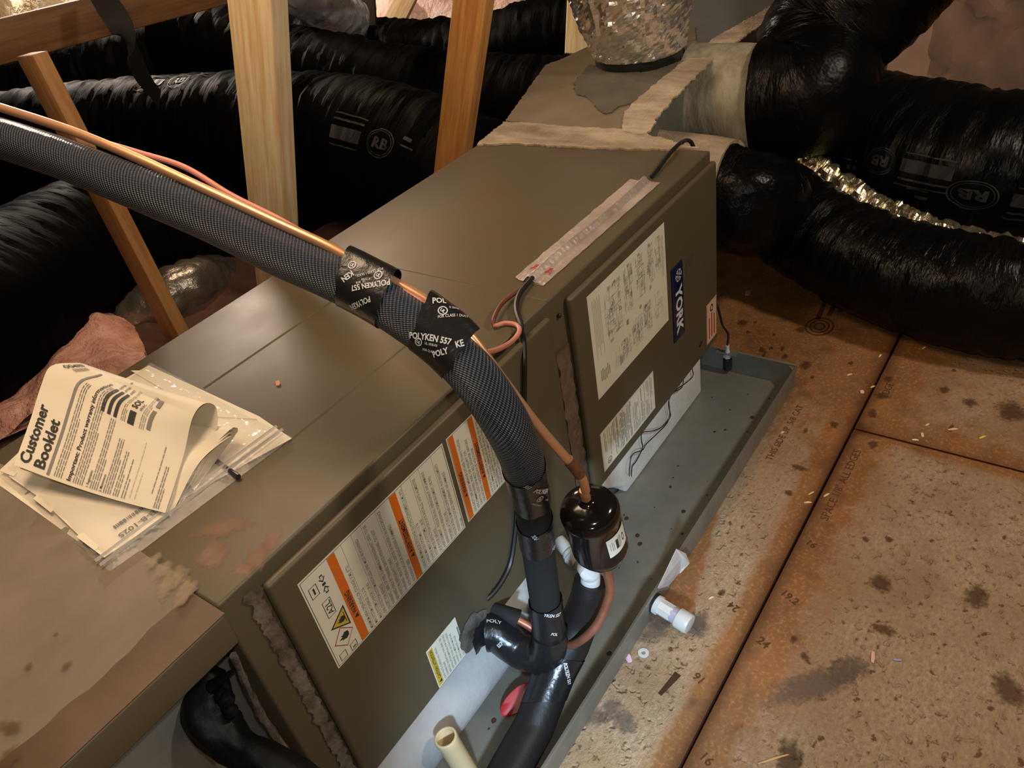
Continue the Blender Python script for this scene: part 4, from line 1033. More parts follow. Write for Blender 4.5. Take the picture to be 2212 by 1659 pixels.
tape_print(o, SL, rad, (l1a, l1b), [(POLY + ' 557', 846, 608, 191, .0094, .03), ('FOR CLASS 1 DUCT', 827, 577, 189, .0042, .015), ('R 25704', 800, 600, 190, .0036, .01), ('UL 181B', 790, 606, 190, .0036, .01), ('KEN', 760, 585, 215, .0094, .03), ('POLYKEN', 800, 640, 200, .0088, .02)], [(815, 597, .0046), (762, 572, .0044)])
l2a, l2b = L_at(905, 712), L_at(985, 778)
o, rad, av = wrap(l2a, l2b, .010, 2, True, [])
tape_print(o, SL, rad, (l2a, l2b), [(POLY + ' 557', 884, 729, -6, .0092, .03), ('POL', 933, 658, 6, .0088, .03), ('R 25704', 970, 668, -4, .0036, .01), ('FOR CLASS 1 DUCT', 945, 688, 8, .0038, .015), ('UL 181B-FX', 918, 745, -12, .0036, .01), ('FOR CLASS 1', 915, 755, -14, .0036, .01), ('POLY', 938, 772, 18, .0090, .03), ('KE', 985, 750, 15, .0090, .03)], [(957, 670, .0046), (904, 738, .0042)])
l3a, l3b = L_at(1133, 1005), L_at(1150, 1078)
o, rad, av = wrap(l3a, l3b, .006, 3, False, [])
tape_print(o, SL, rad, (l3a, l3b), [(POLY, 1153, 1063, -13, .0090, .03), ('557', 1128, 1050, -24, .0080, .02), ('R 25704', 1176, 1080, -12, .0034, .01), ('FOR CLASS 1', 1150, 1087, -20, .0038, .015)], [(1165, 1077, .0046)])
l4a, l4b = L_at(1155, 1118), L_at(1163, 1172)
o, rad, av = wrap(l4a, l4b, .008, 4, False, [])
tape_print(o, SL, rad, (l4a, l4b), [('POL', 1166, 1163, 143, .0088, .03), ('557', 1200, 1178, 160, .0086, .03)])
l5a, l5b = L_at(1176, 1292), SL.L - .004
o, rad, av = wrap(l5a, l5b, .004, 5, False, [], gl=.0008)
tape_print(o, SL, rad, (l5a, l5b), [('YKEN 557', 1174, 1331, -16, .0086, .03), ('POL', 1190, 1372, -10, .0076, .02), ('KEN', 1180, 1398, -30, .0076, .02)])

# taped elbow into the coil panel
E0 = SL.p[-1]
EB = Tube([at(1183,1335,1.182), E0 + Vector((0, 0, .012)), E0 + Vector((-.006, .018, -.020)), E0 + Vector((-.012, .055, -.024)), Vector((-.900, -.030, .130)), Vector((-.908, -.0145, .133))], step=.005)
mb = MB()
def re(l, a): t = l/EB.L; return (.0262 + .006*t)*(1+.05*nz3(l*30, math.cos(a)*1.5, math.sin(a)*1.5)+.02*nz3(l*90, math.cos(a)*4, 3))
EB.mesh(mb, re, 36, l0=.03, ds=.005); o = mb.build('taped_elbow', M_tape, sl)
tape_print(o, EB, re, (.03, EB.L), [('POLYKEN', 1018, 1356, 32, .0088, .02), ('POLY', 1055, 1345, 10, .0070, .02), ('557', 1078, 1400, 35, .0080, .03)])
# torn flap of tape at the panel
mb = MB(); f0 = ony(1020, 1372, -.016)
def flap(u, v): return Vector((-.945 + .07*u, -.0165-.012*math.sin(PI*v)*u - .004*abs(nz3(u*9, v*9, 2)), .118 + .062*v*(1-.4*u) + .006*nz3(u*9, v*9, 4)))
mb.grid(flap, 10, 10); mb.build('tape_flap', M_tape, sl)

# ------------------------------------------------------------------ filter drier
fdr = thing('filter_drier', 'glossy black filter drier canister hanging on the copper line above the pan', 'filter drier', at(1290,1145,1.02))
ptop = at(1267, 1080, .99); pbot = at(1304, 1206, 1.09)
ax = (pbot - ptop).normalized(); Ld = (pbot - ptop).length
xx = ax.cross(RF).normalized(); Mdr = Matrix.Translation(ptop) @ Matrix((xx, ax.cross(xx), ax)).transposed().to_4x4()
R_ = .0378; bl = Ld - .010
prof = [(.0065, -.003), (.0070, .001), (.0105, .0025), (.0115, .0045), (.020, .0062), (.029, .0090), (.0342, .0125), (.0366, .0165), (.0372, .0215), (.0388, .0235), (.0388, .0300), (R_, .0325), (R_, bl-.030), (.0384, bl-.028), (.0384, bl-.023), (.0360, bl-.017), (.033, bl-.009), (.024, bl-.003), (.012, bl), (.0065, bl+.004)]
o = MB().lathe(prof, Mdr, 48).build('canister', M_enam, fdr, angle=50)
MB().lathe([(.0058, -.022), (.0062, -.020), (.0062, -.004), (.0058, .004)], Mdr, 16).build('inlet_stub', M_copper, fdr)
MB().lathe([(.0058, bl), (.0068, bl+.006), (.0068, bl+.024), (.0058, bl+.026)], Mdr, 16).build('outlet_stub', mat('dull_brass', (.25, .19, .12), .4, metal=.6), fdr)
# label wrapped on the body
camd = (CAM - (Mdr @ Vector((0, 0, Ld*.5)))); loc = Mdr.to_3x3().inverted() @ camd; a0 = math.atan2(loc.y, loc.x)
sgn = 1 if ((Mdr.to_3x3() @ Vector((-math.sin(a0), math.cos(a0), 0))).dot(RX) > 0) else -1
def dl(u, v, k=0): # u across image right, v along the axis
    a = a0 + sgn*(.22 + u*1.0); r = R_ + .0004 + k; return Mdr @ Vector((r*math.cos(a), r*math.sin(a), .046 + .040*(1-v)))
mb = MB(); mb.grid(lambda u, v: dl(u, v), 14, 2, 0)
def dq(u0, u1, v0, v1, mi=1, n=4):
    for i in range(n):
        a, b = u0+(u1-u0)*i/n, u0+(u1-u0)*(i+1)/n; mb.add([dl(a,v0,.0003), dl(b,v0,.0003), dl(b,v1,.0003), dl(a,v1,.0003)], [(0,1,2,3)], mi)
dq(.34, .46, .25, .75); dq(.48, .50, .2, .8, 2); dq(.53, .55, .2, .85, 2); dq(.58, .60, .3, .8, 2); dq(.18, .20, .3, .8, 2); dq(.24, .26, .3, .7, 2); dq(.10, .115, .35, .75, 2)
for k in range(12):
    t0 = 2*PI*k/12; t1 = 2*PI*(k+1)/12
    mb.add([dl(.74+.07*math.cos(t), .5+.22*math.sin(t), .0003) if q == 0 else dl(.74+.045*math.cos(t), .5+.15*math.sin(t), .0003) for t in (t0, t1) for q in (0, 1)], [(0,1,3,2)], 1)
o = mb.build('canister_label', [M_paper, M_ink, M_inkg], fdr, smooth=False); o['label'] = 'cream label with small print and a barcode block'

# copper tail from the drier outlet back into the coil panel
tail = thing('copper_tail', 'dull reddish copper tube curving from under the black canister back into the panel', 'pipe', pbot)
TL = Tube([pbot + ax*.012, at(1318,1268,1.145), at(1312,1300,1.160), at(1292,1345,1.175), at(1262,1378,1.19), at(1230,1393,1.215), at(1185,1382,1.245), at(1140,1350,1.25), at(1100,1330,1.25), ony(1062,1312,-.010)], step=.005)
mb = MB(); TL.mesh(mb, .0068, 14, ds=.007); mb.build('copper_tube', M_copperd, tail)
mb = MB(); TL.mesh(mb, lambda l, a: .0125*(1-.25*((l-TL.L+.02)/.02)), 16, l0=TL.L-.045, ds=.006); mb.build('rubber_grommet', M_rubber, tail)

# ------------------------------------------------------------------ condensate drain
dr = thing('drain_line', 'white plastic drain elbow feeding a black insulated pipe along the pan', 'pipe', (-.72, -.09, .03))
q0 = ony(1206, 1168, -.004); q1 = ony(1232, 1196, -.035); q2 = ony(1262, 1226, -.075); q3 = ony(1272, 1240, -.090)
PV = Tube([q0, q1, q2, at(1268,1226,1.185), at(1275,1240,1.19), at(1275,1262,1.205)], step=.004)
mb = MB(); le = PV.near(q1)
PV.mesh(mb, lambda l, a: .0150 if l > le-.002 else .0125, 22, ds=.004); mb.build('plastic_elbow', M_white, dr)
mb = MB(); PV.mesh(mb, lambda l, a: .0172, 22, l0=le+.004, l1=le+.026, ds=.004); mb.build('socket_ring', M_white, dr)
DP = Tube([at(1276,1254,1.205), at(1272,1275,1.212), at(1265,1305,1.225), at(1250,1345,1.24), at(1228,1395,1.245), at(1205,1440,1.245), at(1178,1505,1.235), at(1145,1590,1.215), at(1108,1690,1.19), at(1060,1800,1.15)], step=.006)
DP.p = [Vector((p.x, p.y, max(p.z, .034))) for p in DP.p]
mb = MB(); DP.mesh(mb, lambda l, a: (.0255+.006*min(1, l/.12))*(1+.03*nz3(l*18, math.cos(a), math.sin(a))), 30, ds=.007); mb.build('pipe_insulation', mat('brown_black_foam', (.012, .010, .010), .5, spec=.35, bump=.3, bscale=60, bdist=.003), dr)
mb = MB(); lt0 = DP.near(at(1215,1420,1.245)); lt1 = lt0 + .075
def rdp(l, a): return (.0255+.006*min(1, l/.12))*(1+.03*nz3(l*18, math.cos(a), math.sin(a))) + .0012
DP.mesh(mb, rdp, 36, lt0, lt1, .005, cap=False, skew=lambda a: (.012*math.sin(a), .016*math.sin(a+.5))); o = mb.build('tape_wrap', M_tape, dr)
tape_print(o, DP, rdp, (lt0, lt1), [('POLYKEN 557', 1236, 1400, -76, .0086, .02), ('FOR CLASS 1 DUCT', 1228, 1410, -80, .0036, .01), ('557', 1192, 1430, -20, .0076, .02), ('P', 1200, 1462, -60, .0076, .02)])

# cream open standpipe
st = thing('standpipe', 'cream plastic standpipe with an open top, rising beside the white foam roll', 'pipe', (-1.06, -.075, .003))
tp = at(962, 1592, 1.135); bt = onz(1022, 1690, .004)
Sx = (bt - tp).normalized(); sxx = Sx.cross(RF).normalized(); Ms = Matrix.Translation(tp) @ Matrix((sxx, Sx.cross(sxx), Sx)).transposed().to_4x4(); Ls = (bt-tp).length
MB().lathe([(.0137, .05), (.0137, .0006), (.0143, 0), (.0164, 0), (.0170, .0006), (.0170, .012), (.0166, .013), (.0166, Ls)], Ms, 32, cap=False).build('tube', M_cream, st)
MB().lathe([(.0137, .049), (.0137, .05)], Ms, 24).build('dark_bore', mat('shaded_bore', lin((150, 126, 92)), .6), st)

# ------------------------------------------------------------------ drain fitting outside the pan, torn white scrap on the rim
df = thing('drain_fitting', 'white plastic threaded drain fitting with cap sticking out of the pan wall', 'fitting', (-.670, -.19, .03))
fa = Vector((-.668, -.181, .030)); fb = onz(1478, 1342, .024); fx = (fb-fa).normalized(); Lf = (fb-fa).length + .008
fy = fx.cross(Vector((0, 0, 1))).normalized(); Mf = Matrix.Translation(fa) @ Matrix((fy, fx.cross(fy), fx)).transposed().to_4x4()
MB().lathe([(.0185, 0), (.0185, .004), (.0165, .005), (.0165, .007)], Mf, 28).build('gasket', M_rubber, df)
MB().lathe([(.0155, .004), (.0155, .012), (.0150, .0125), (.0150, .038)], Mf, 8).build('hex_adapter', M_white, df, smooth=False)
MB().lathe([(.0170, .004), (.0170, .012), (.0150, .0130)], Mf, 28).build('flange', M_white, df)
MB().lathe([(.0142, .036), (.0142, .052)], Mf, 26).build('clear_collar', mat('glued_collar', (.52, .50, .62), .25, trans=.2), df)
MB().lathe([(.0172, .048), (.0178, .050), (.0178, Lf), (.0165, Lf+.003), (.010, Lf+.004)], Mf, 30).build('cap', M_white, df)
scr = MB()
c1 = [ony(1462,1186,-.187), ony(1482,1196,-.193), onz(1490,1217,.035), onz(1470,1238,.018), onz(1455,1242,.016), onz(1444,1268,.012), onz(1425,1279,.014), ony(1422,1270,-.187)]
scr.slab([c1[0], c1[1], c1[2], c1[3], c1[4], c1[5], c1[6], c1[7]], .0012)
o = scr.build('plastic_scrap', mat('white_scrap', (.66, .62, .60), .6, var=(.55, .50, .47), vscale=40), None, smooth=False); tag(o, 'torn white plastic scrap hanging on the outside of the pan rim, above the drain fitting', 'scrap')
# red cap lying in the pan
mb = MB(); c = onz(1120, 1510, .016); nrm = Vector((-.35, -.40, .85)).normalized(); u_ = Vector((1, -.25, 0)); u_ = (u_ - nrm*u_.dot(nrm)).normalized(); v_ = nrm.cross(u_)
pr = [(1.0, 0), (.9, .0016), (0.0, .0022)]; n = 30; vs = []
for r, h in ((1.0, -.0018), (1.0, 0), (.93, .0012), (.4, .0018)):
    for j in range(n):
        a = 2*PI*j/n; vs.append(c + u_*(.036*r*math.cos(a)) + v_*(.0165*r*math.sin(a)) + nrm*h)
fs = [(i*n+j, i*n+(j+1) % n, (i+1)*n+(j+1) % n, (i+1)*n+j) for i in range(3) for j in range(n)] + [tuple(range(n-1, -1, -1)), tuple(range(3*n, 4*n))]
o = mb.add(vs, fs).build('red_disc', M_redp, None); tag(o, 'oval red plastic disc leaning against the black pipe in the pan', 'disc')

# ------------------------------------------------------------------ float switch and thin wires
fs_ = thing('float_switch', 'small white float switch clipped on the far rim of the drain pan', 'switch', (.040, -.022, .003))
fc = Vector((.034, -.022, 0))
MB().lathe([(.0055, .052), (.0055, .066), (.0045, .068), (.0045, .082)], Matrix.Translation(fc), 16).build('white_stem', M_white, fs_)
MB().lathe([(.0085, .046), (.0095, .048), (.0095, .053), (.006, .055)], Matrix.Translation(fc), 6).build('nut', M_white, fs_, smooth=False)
MB().lathe([(.009, .012), (.0105, .014), (.0105, .042), (.009, .044)], Matrix.Translation(fc), 18).build('float', M_wire, fs_)
o = MB().box((.024, -.046, .0605), (.0425, .004, .0622)).box((.0405, -.046, .040), (.0418, .004, .0605)).build('clip', M_pan, fs_, smooth=False)
def wire(name, label, pts, r=.0016, m=None, cat='wire', group=None):
    T = Tube(pts, step=.004); mb = MB(); T.mesh(mb, r, 8, ds=.005); o = mb.build(name, m or M_wire, None); tag(o, label, cat, group); return o
wire('float_switch_wire', 'black wire running from the float switch up to the far corner of the cabinet', [fc + Vector((0, 0, .082)), at(1573,722,1.845), at(1562,705,1.835), at(1557,688,1.825), at(1551,665,1.812), at(1543,648,1.803), ony(1534,640,-.004)+Vector((.004,0,0))], .0028)
fw = [(1517,738),(1510,757),(1498,775),(1495,795),(1497,812),(1480,828),(1460,842),(1446,858),(1446,885),(1448,900),(1432,920),(1412,930),(1387,935),(1386,955),(1388,968),(1375,995),(1365,1010),(1362,1042),(1345,1050),(1330,1062)]
fw2 = [(1517,740),(1505,765),(1488,790),(1478,800),(1476,822),(1472,838),(1452,850),(1444,870),(1447,895),(1440,915),(1418,938),(1395,960),(1388,972),(1366,982),(1360,1012),(1358,1040),(1345,1044),(1325,1068)]
def pathy(pix, yy=-.0005): return [ony(x, y, yy) for x, y in pix]
def low(v): return Vector((v.x, v.y, max(v.z, .0065)))
wire('thin_wire', 'thin black wire crossing the white foam block, the outer of two', [ony(1517,736,-.018)] + pathy(fw[1:-3], -.003) + [low(onz(1362,1042,.007)), low(onz(1345,1050,.007)), onz(1332,1062,.007), onz(1300,1085,.012)], .0011)
wire('thin_wire', 'thin black wire crossing the white foam block, the inner of two', [ony(1516,739,-.020)] + pathy(fw2[1:-3], -.006) + [low(onz(1358,1040,.009)), low(onz(1345,1044,.009)), onz(1325,1068,.009), onz(1296,1092,.014)], .0011)
# black cable from the foil tape strip down the front between the panels
bc = [onz(1150,600,ZT+.006), onz(1140,612,ZT+.007), onz(1122,635,ZT+.008), onz(1115,660,ZT+.008), onz(1118,682,ZT+.008), onz(1127,706,ZT+.006), Vector((onz(1130,716,ZT).x, -.008, ZT+.002)), ony(1131,735,-.010), ony(1133,780,-.018), ony(1133,830,-.018), ony(1132,900,-.020), ony(1128,980,-.020), ony(1118,1080,-.020), ony(1113,1150,-.020), ony(1103,1215,-.020), ony(1085,1255,-.020), ony(1066,1281,-.018), ony(1052,1294,-.014)]
wire('black_cable', 'black low voltage cable dropping from the foil tape down the face of the cabinet', bc, .0042, cat='cable')
bl_ = [onz(1408,382,ZT+.006), onz(1425,360,ZT+.007), onz(1448,330,ZT+.012), onx(1466,312,.004), onx(1481,303,.014), onx(1492,306,.022), onx(1498,318,.026)]
wire('black_cable', 'black cable looping from the far end of the foil tape over the plenum edge', bl_, .0042, cat='cable')
wire('hanging_wire', 'thin brown wire dangling along the mastic covered plenum', [at(1488,-20,2.2), at(1487,40,2.2), at(1482,100,2.2), at(1480,160,2.16), at(1455,205,2.12), at(1434,240,2.08), at(1430,290,2.0)], .0022, M_wirebr)

# foil tape strip stuck over the cables on the cabinet top
ft = thing('foil_tape_strip', 'long wrinkled silver foil tape strip stuck along the near top edge of the cabinet', 'tape', (-.36, .06, ZT))
A0, A1 = onz(1113,600,ZT), onz(1362,388,ZT); B0, B1 = onz(1173,619,ZT), onz(1427,395,ZT)
def ftz(u, v):
    p = A0.lerp(A1, u).lerp(B0.lerp(B1, u), v)
    z = .0012 + .0095*max(0, 1-abs(v-.50+.04*math.sin(u*7))/.16)**.8 - .0 + .0016*abs(nz3(u*60, v*3, 1)) + .0010*nz3(u*120, v*8, 4)
    e = .006*nz3(u*20, v*2, 6) if u in (0, 1) else 0
    return p + Vector((e, .0025*nz3(u*16, 1, 1) if v in (0, 1) else 0, z))
mb = MB(); mb.grid(ftz, 130, 26); mb.grid(lambda u, v: A0.lerp(A1, u).lerp(B0.lerp(B1, u), 1-v) + Vector((0, 0, .0004)), 2, 2)
mb.build('foil_sheet', M_foilt, ft, angle=180)
mb = MB()
for (x, y) in ((1155,577), (1186,585)):
    p = onz(x, y, ZT+.0045)
    for s in (1, -1): mb.add([p+Vector((-.008, -.002*s, 0)), p+Vector((.008, .004*s, 0)), p+Vector((.009, .001*s, .0005)), p+Vector((-.007, -.005*s, .0005))], [(0,1,2,3)])
o = mb.build('red_marks', M_redink, ft, smooth=False)

M_matblack = mat('matt_black_tape', (0.004, 0.004, 0.0045), 0.5, spec=0.2, bump=0.4, bscale=60, bdist=0.002)
# ------------------------------------------------------------------ black taped stub in the lower left corner
bs = thing('black_taped_stub', 'lumpy black taped pipe end with a pointed tape tail in the lower left corner', 'pipe', at(450,1500,.90))
BT = Tube([at(434,1432,.905), at(438,1465,.895), at(446,1512,.885), at(458,1560,.878), at(500,1605,.872), at(570,1645,.865), at(650,1690,.858), at(760,1760,.85)], step=.005)
def rb(l, a):
    t = l; base = float(np.interp(t, [0, .015, .05, .08, .11, .5], [.016, .024, .030, .027, .021, .021]))
    return base*(1+.16*nz3(l*28, math.cos(a)*1.6, math.sin(a)*1.6)+.05*nz3(l*80, math.cos(a)*4, math.sin(a)*4))
mb = MB(); BT.mesh(mb, rb, 36, ds=.004); mb.build('taped_pipe', M_matblack, bs)
mb = MB(); t0 = at(458,1484,.868); t1 = at(517,1437,.850)
mb.lathe([(.0085, 0), (.0062, .012), (.0036, .026), (.0006, (t1-t0).length)], Matrix.Translation(t0) @ (t1-t0).to_track_quat('Z', 'Y').to_matrix().to_4x4(), 8); mb.build('tape_tail', M_matblack, bs)
mb = MB()
for (x, y, d, r) in ((490,1512,.858,.0095), (498,1536,.858,.009), (478,1506,.862,.008)):
    c = at(x, y, d); mb.lathe([(.001, -r), (r*.7, -r*.7), (r, 0), (r*.7, r*.7), (.001, r)], Matrix.Translation(c), 12)
mb.build('tape_bulges', M_matblack, bs)

# ------------------------------------------------------------------ papers on the cabinet top
bag = thing('document_bag', 'clear plastic document bag lying on the cabinet top under the folded booklet', 'bag', (-1.15, .3, ZT+.003))
ZP = ZT + .004
def flat(pix, z): return [onz(x, y, z) for x, y in pix]
def sheetp(name, pix, z, m, par, mats=None, fill=None, t=.0008):
    mb = MB(); P_ = flat(pix, z); mb.slab(P_, t)
    if fill: fill(mb, P_)
    return mb.build(name, mats or m, par, smooth=False)
def on_quad(P_, lift=.0008):
    """u along edge 0-1, v along edge 0-3"""
    return lambda u, v: P_[0].lerp(P_[1], u).lerp(P_[3].lerp(P_[2], u), v) + Vector((0, 0, lift))
def paper_code(mb, P_):
    w_ = on_quad(P_, .0012)
    a = Vector(onz(240, 1170, ZP)); b = Vector(onz(340, 1100, ZP)); u = (b-a).normalized(); v = Vector((0, 0, 1)).cross(u)
    pl = lambda x, y: Vector((0, 0, .0055)) + Vector((a.x, a.y, ZP)) + u*(-x + .075) + v*(-y)
    mb.text('309-CB-B-1025', lambda x, y: pl(x - .012, y + .004) + Vector((0, 0, .0)), .0125, 1, .02)
    rnd = random.Random(8); x = -.03
    c = 0
    while c < 34:
        wd = rnd.choice((.0008, .0014, .0022)); x0 = -.012 + c*.0022
        mb.add([pl(x0, -.0085), pl(x0+wd, -.0085), pl(x0+wd, -.0155), pl(x0, -.0155)], [(0,1,2,3)], 1); c += 1
pw = [M_paperw, M_ink, M_inkg]
sheetp('paper_sheet', [(-20,1035),(205,1196),(300,1130),(630,948),(560,900),(322,790),(250,830),(60,960)], ZP-.002, None, bag, pw)
sheetp('paper_sheet', [(28,1006),(20,1030),(85,1075),(205,1190),(225,1205),(330,1135),(372,1104),(300,1010)], ZP+.003, None, bag, pw, paper_code)['label'] = 'cream sheet with a printed code and barcode'
sheetp('paper_sheet', [(282,800),(335,800),(372,812),(455,862),(555,905),(470,900),(350,840)], ZP, None, bag, pw)
# white tabs along the left edge of the stack
mb = MB()
for q in (((0,1018),(30,1030),(38,1022),(30,1002)), ((72,1078),(110,1108),(118,1100),(85,1066)), ((165,1160),(205,1190),(214,1182),(178,1150))): MB().slab(flat(q, ZP+.004), .0008).build('paper_tab', M_paperw, bag, smooth=False)

# rolled lower pages between booklet and bag
def roll(name, a, b, r, pts, m=M_paperw):
    """curled page: profile pts (across, up) swept from a to b"""
    a = Vector(a); b = Vector(b); d = (b-a).normalized(); s = Vector((0, 0, 1)).cross(d).normalized(); mb = MB(); n = len(pts)
    vs = [p + s*x + Vector((0, 0, z)) for p in (a, b) for x, z in pts]
    mb.add(vs, [(i, i+1, n+i+1, n+i) for i in range(n-1)])
    return mb
def arcpts(r, x0=0, z0=0, a0=-100, a1=100, tail=.10, k=14, sx=1):
    P_ = [(x0 - sx*tail, z0)]
    return P_
# plastic film over everything, with wrinkles and a sealed double edge
PF = flat([(-12,1028),(236,1242),(632,945),(325,783)], ZT+.0015)
def film(u, v):
    p = PF[0].lerp(PF[1], u).lerp(PF[3].lerp(PF[2], u), v); e = min(u, 1-u, v, 1-v)
    return p + Vector((0, 0, min(1, e*14)*.0085 + .0030*abs(nz3(p.x*40, p.y*14, 3))*min(1, e*20) + .0014*nz3(p.x*90, p.y*90, 1)*min(1, e*20)))
mb = MB(); mb.grid(film, 70, 60); o = mb.build('plastic_film', M_plastic, bag); o['label'] = 'clear wrinkled plastic film'
mb = MB()
for off in (.030, .052):
    a = PF[1].lerp(PF[0], off*1.6); b = PF[2].lerp(PF[3], off*1.6); d = (b-a).normalized(); s = Vector((-d.y, d.x, 0))*.0018
    mb.add([a+s+Vector((0,0,.006)), a-s+Vector((0,0,.006)), b-s+Vector((0,0,.006)), b+s+Vector((0,0,.006)), a+Vector((0,0,.0095)), b+Vector((0,0,.0095))], [(0,4,5,3),(1,2,5,4)])
mb.build('bag_zip', mat('zip_plastic', (.62, .57, .50), .3, alpha=.7), bag, smooth=False)
pen = MB(); pa = onz(452, 985, ZT+.006); pb = onz(515, 1030, ZT+.006); T = Tube([pa, (pa+pb)/2, pb]); T.mesh(pen, .0035, 10); o = pen.build('pen', mat('dark_pen', (.02, .02, .035), .35), None); tag(o, 'dark pen showing inside the clear bag beside the booklet', 'pen')

# folded customer booklet
bk = thing('booklet', 'folded white customer booklet with its far side curled over, on the clear bag', 'booklet', (-1.12, .32, ZT+.012))
# front sheet: rows from the near left corner (page left) up to the crest, then curling under to the right
def bez(P_, t):
    a, b, c, d = P_; m = 1-t; return a*(m**3) + b*(3*m*m*t) + c*(3*m*t*t) + d*(t**3)
zb = ZT
L0 = onz(30, 1004, zb+.040); R0 = onz(357, 1108, zb+.014)
L1 = onz(66, 905, zb+.058);  R1 = onz(396, 985, zb+.036)
L2 = onz(88, 835, zb+.074);  R2 = onz(415, 905, zb+.060)
L3 = onz(108, 792, zb+.078); R3 = onz(440, 872, zb+.066)
L4 = onz(150, 784, zb+.066); R4 = onz(466, 878, zb+.056)
L5 = L4 + Vector((.030, .030, -.035)); R5 = onz(468, 925, zb+.036)
L6 = L5 + Vector((-.02, -.04, -.022)); R6 = onz(440, 960, zb+.022)
L7 = L6 + Vector((-.03, -.14, .0)); R7 = onz(392, 1040, zb+.012)
LT = Tube([L0, L1, L2, L3, L4, L5, L6, L7], step=.004); RT = Tube([R0, R1, R2, R3, R4, R5, R6, R7], step=.004)
fl = LT.near(L4)/LT.L; fr = RT.near(R4)/RT.L
def sheet(u, v, lift=0.0):
    """u across the page from its top edge (left) to the bottom edge, v up the page towards the fold"""
    a = LT.frame(v*LT.L)[0]; b = RT.frame(v*RT.L)[0]; p = a.lerp(b, u); sag = -.007*math.sin(PI*u)*(1 if v < .5 else .3)
    if lift:
        e = .004; pu = LT.frame(v*LT.L)[0].lerp(RT.frame(v*RT.L)[0], u+e) - p; pv = LT.frame((v+e)*LT.L)[0].lerp(RT.frame((v+e)*RT.L)[0], u) - p
        nn = pu.cross(pv).normalized(); p = p + nn*lift
    return p + Vector((0, 0, sag))
mb = MB(); mb.grid(lambda u, v: sheet(u, v), 24, 60)
o = mb.build('front_page', M_paperw, bk, angle=180)
vf = (fl+fr)/2 * .97
ink = MB()
sw = LT.L*vf
def pg(x, y):
    """page coordinates in metres: x reading direction (towards the fold), y from the page top edge downwards"""
    return sheet(min(.995, max(0.0, y/.215)), min(.98, max(0.0, x/sw*vf)), .0011)
def pt(s, x, y, size, bold=0.0, fit=None, mi=0):
    k = 1.0
    if fit:
        vs, _ = text_mesh(s, bold, 'LEFT', 1.0); k = fit/(max(q[0] for q in vs)*size)
    ink.text(s, lambda a, b: pg(x + a, y - b), size, mi, bold, squeeze=k)
def pq(x0, x1, y0, y1, mi=0, n=6):
    for i in range(n):
        a, b = x0+(x1-x0)*i/n, x0+(x1-x0)*(i+1)/n; ink.add([pg(a,y0), pg(b,y0), pg(b,y1), pg(a,y1)], [(0,1,2,3)], mi)
PW = sw
pt('Customer', .008, .020, .0215, .028, fit=PW*.42); pt('Booklet', .008, .041, .0215, .028, fit=PW*.36)
pq(.004, PW*.97, .046, .050, 1, 20)
pt('004783', PW*.80, .016, .012, .02, fit=PW*.17); 
for k in range(10): pq(PW*.82+k*PW*.013, PW*.82+k*PW*.013+PW*.007, .020, .029, 1, 1)
rnd = random.Random(4)
def rows(y0, n, st, x0, x1, mi=1, th=.0011):
    for i in range(n):
        x = x0
        e = x1 if i < n-1 else x0+(x1-x0)*rnd.uniform(.3, .8)
        while x < e:
            w_ = rnd.uniform(.006, .016); pq(x, min(e, x+w_), y0+i*st, y0+i*st+th, mi, 2); x += w_ + .0016
rows(.056, 4, .0032, .006, PW*.78); 
pt('Important: Product warranty information', .006, .0795, .0085, .02, fit=PW*.86)
rows(.083, 5, .0031, .006, PW*.85)
pt('1. Registration', .006, .1045, .0052, .015); rows(.107, 4, .0031, .006, PW*.60)
pt('2. Maintenance', .006, .1235, .0052, .015); rows(.126, 4, .0031, .006, PW*.48); rows(.140, 3, .0031, .006, PW*.40)
rows(.152, 2, .0036, .006, PW*.36); rows(.163, 1, .003, .010, PW*.70, 2, .0006); rows(.170, 1, .003, .010, PW*.55, 2, .0006)
rows(.190, 1, .003, .03, PW*.9, 1, .001); rows(.198, 3, .0031, .004, PW*.40)
for k, wd in enumerate(('NOTICE', 'ATTENTION', 'AVISO')):
    pq(PW*.62, PW*.86, .090+k*.0095, .0950+k*.0095, 0, 8); pt(wd, PW*.875, .0950+k*.0095, .0058, .02)
rows(.120, 3, .0026, PW*.62, PW*.97, 1, .0008)
pq(PW*.62, PW*.74, .130, .1395, 0, 4); pt('SOL', PW*.77, .1370, .0125, .03); pt('HVAC', PW*.77, .1450, .0062, .01)
ink.add([pg(PW*.68+.0042*math.cos(2*PI*k/16), .1348+.0040*math.sin(2*PI*k/16)) + (pg(PW*.68, .1348)-sheet(.6, .5))*0 for k in range(16)], [tuple(range(16))], 2)
rows(.148, 3, .0028, PW*.62, PW*.97, 1, .0007); pt('W', PW*.93, .1560, .0075, .02)
pq(PW*.64, PW*.82, .158, .164, 1, 4); pq(PW*.86, PW*.95, .157, .164, 1, 3)
ink.build('page_print', [M_ink, M_inkg, M_inkl], bk, smooth=False)
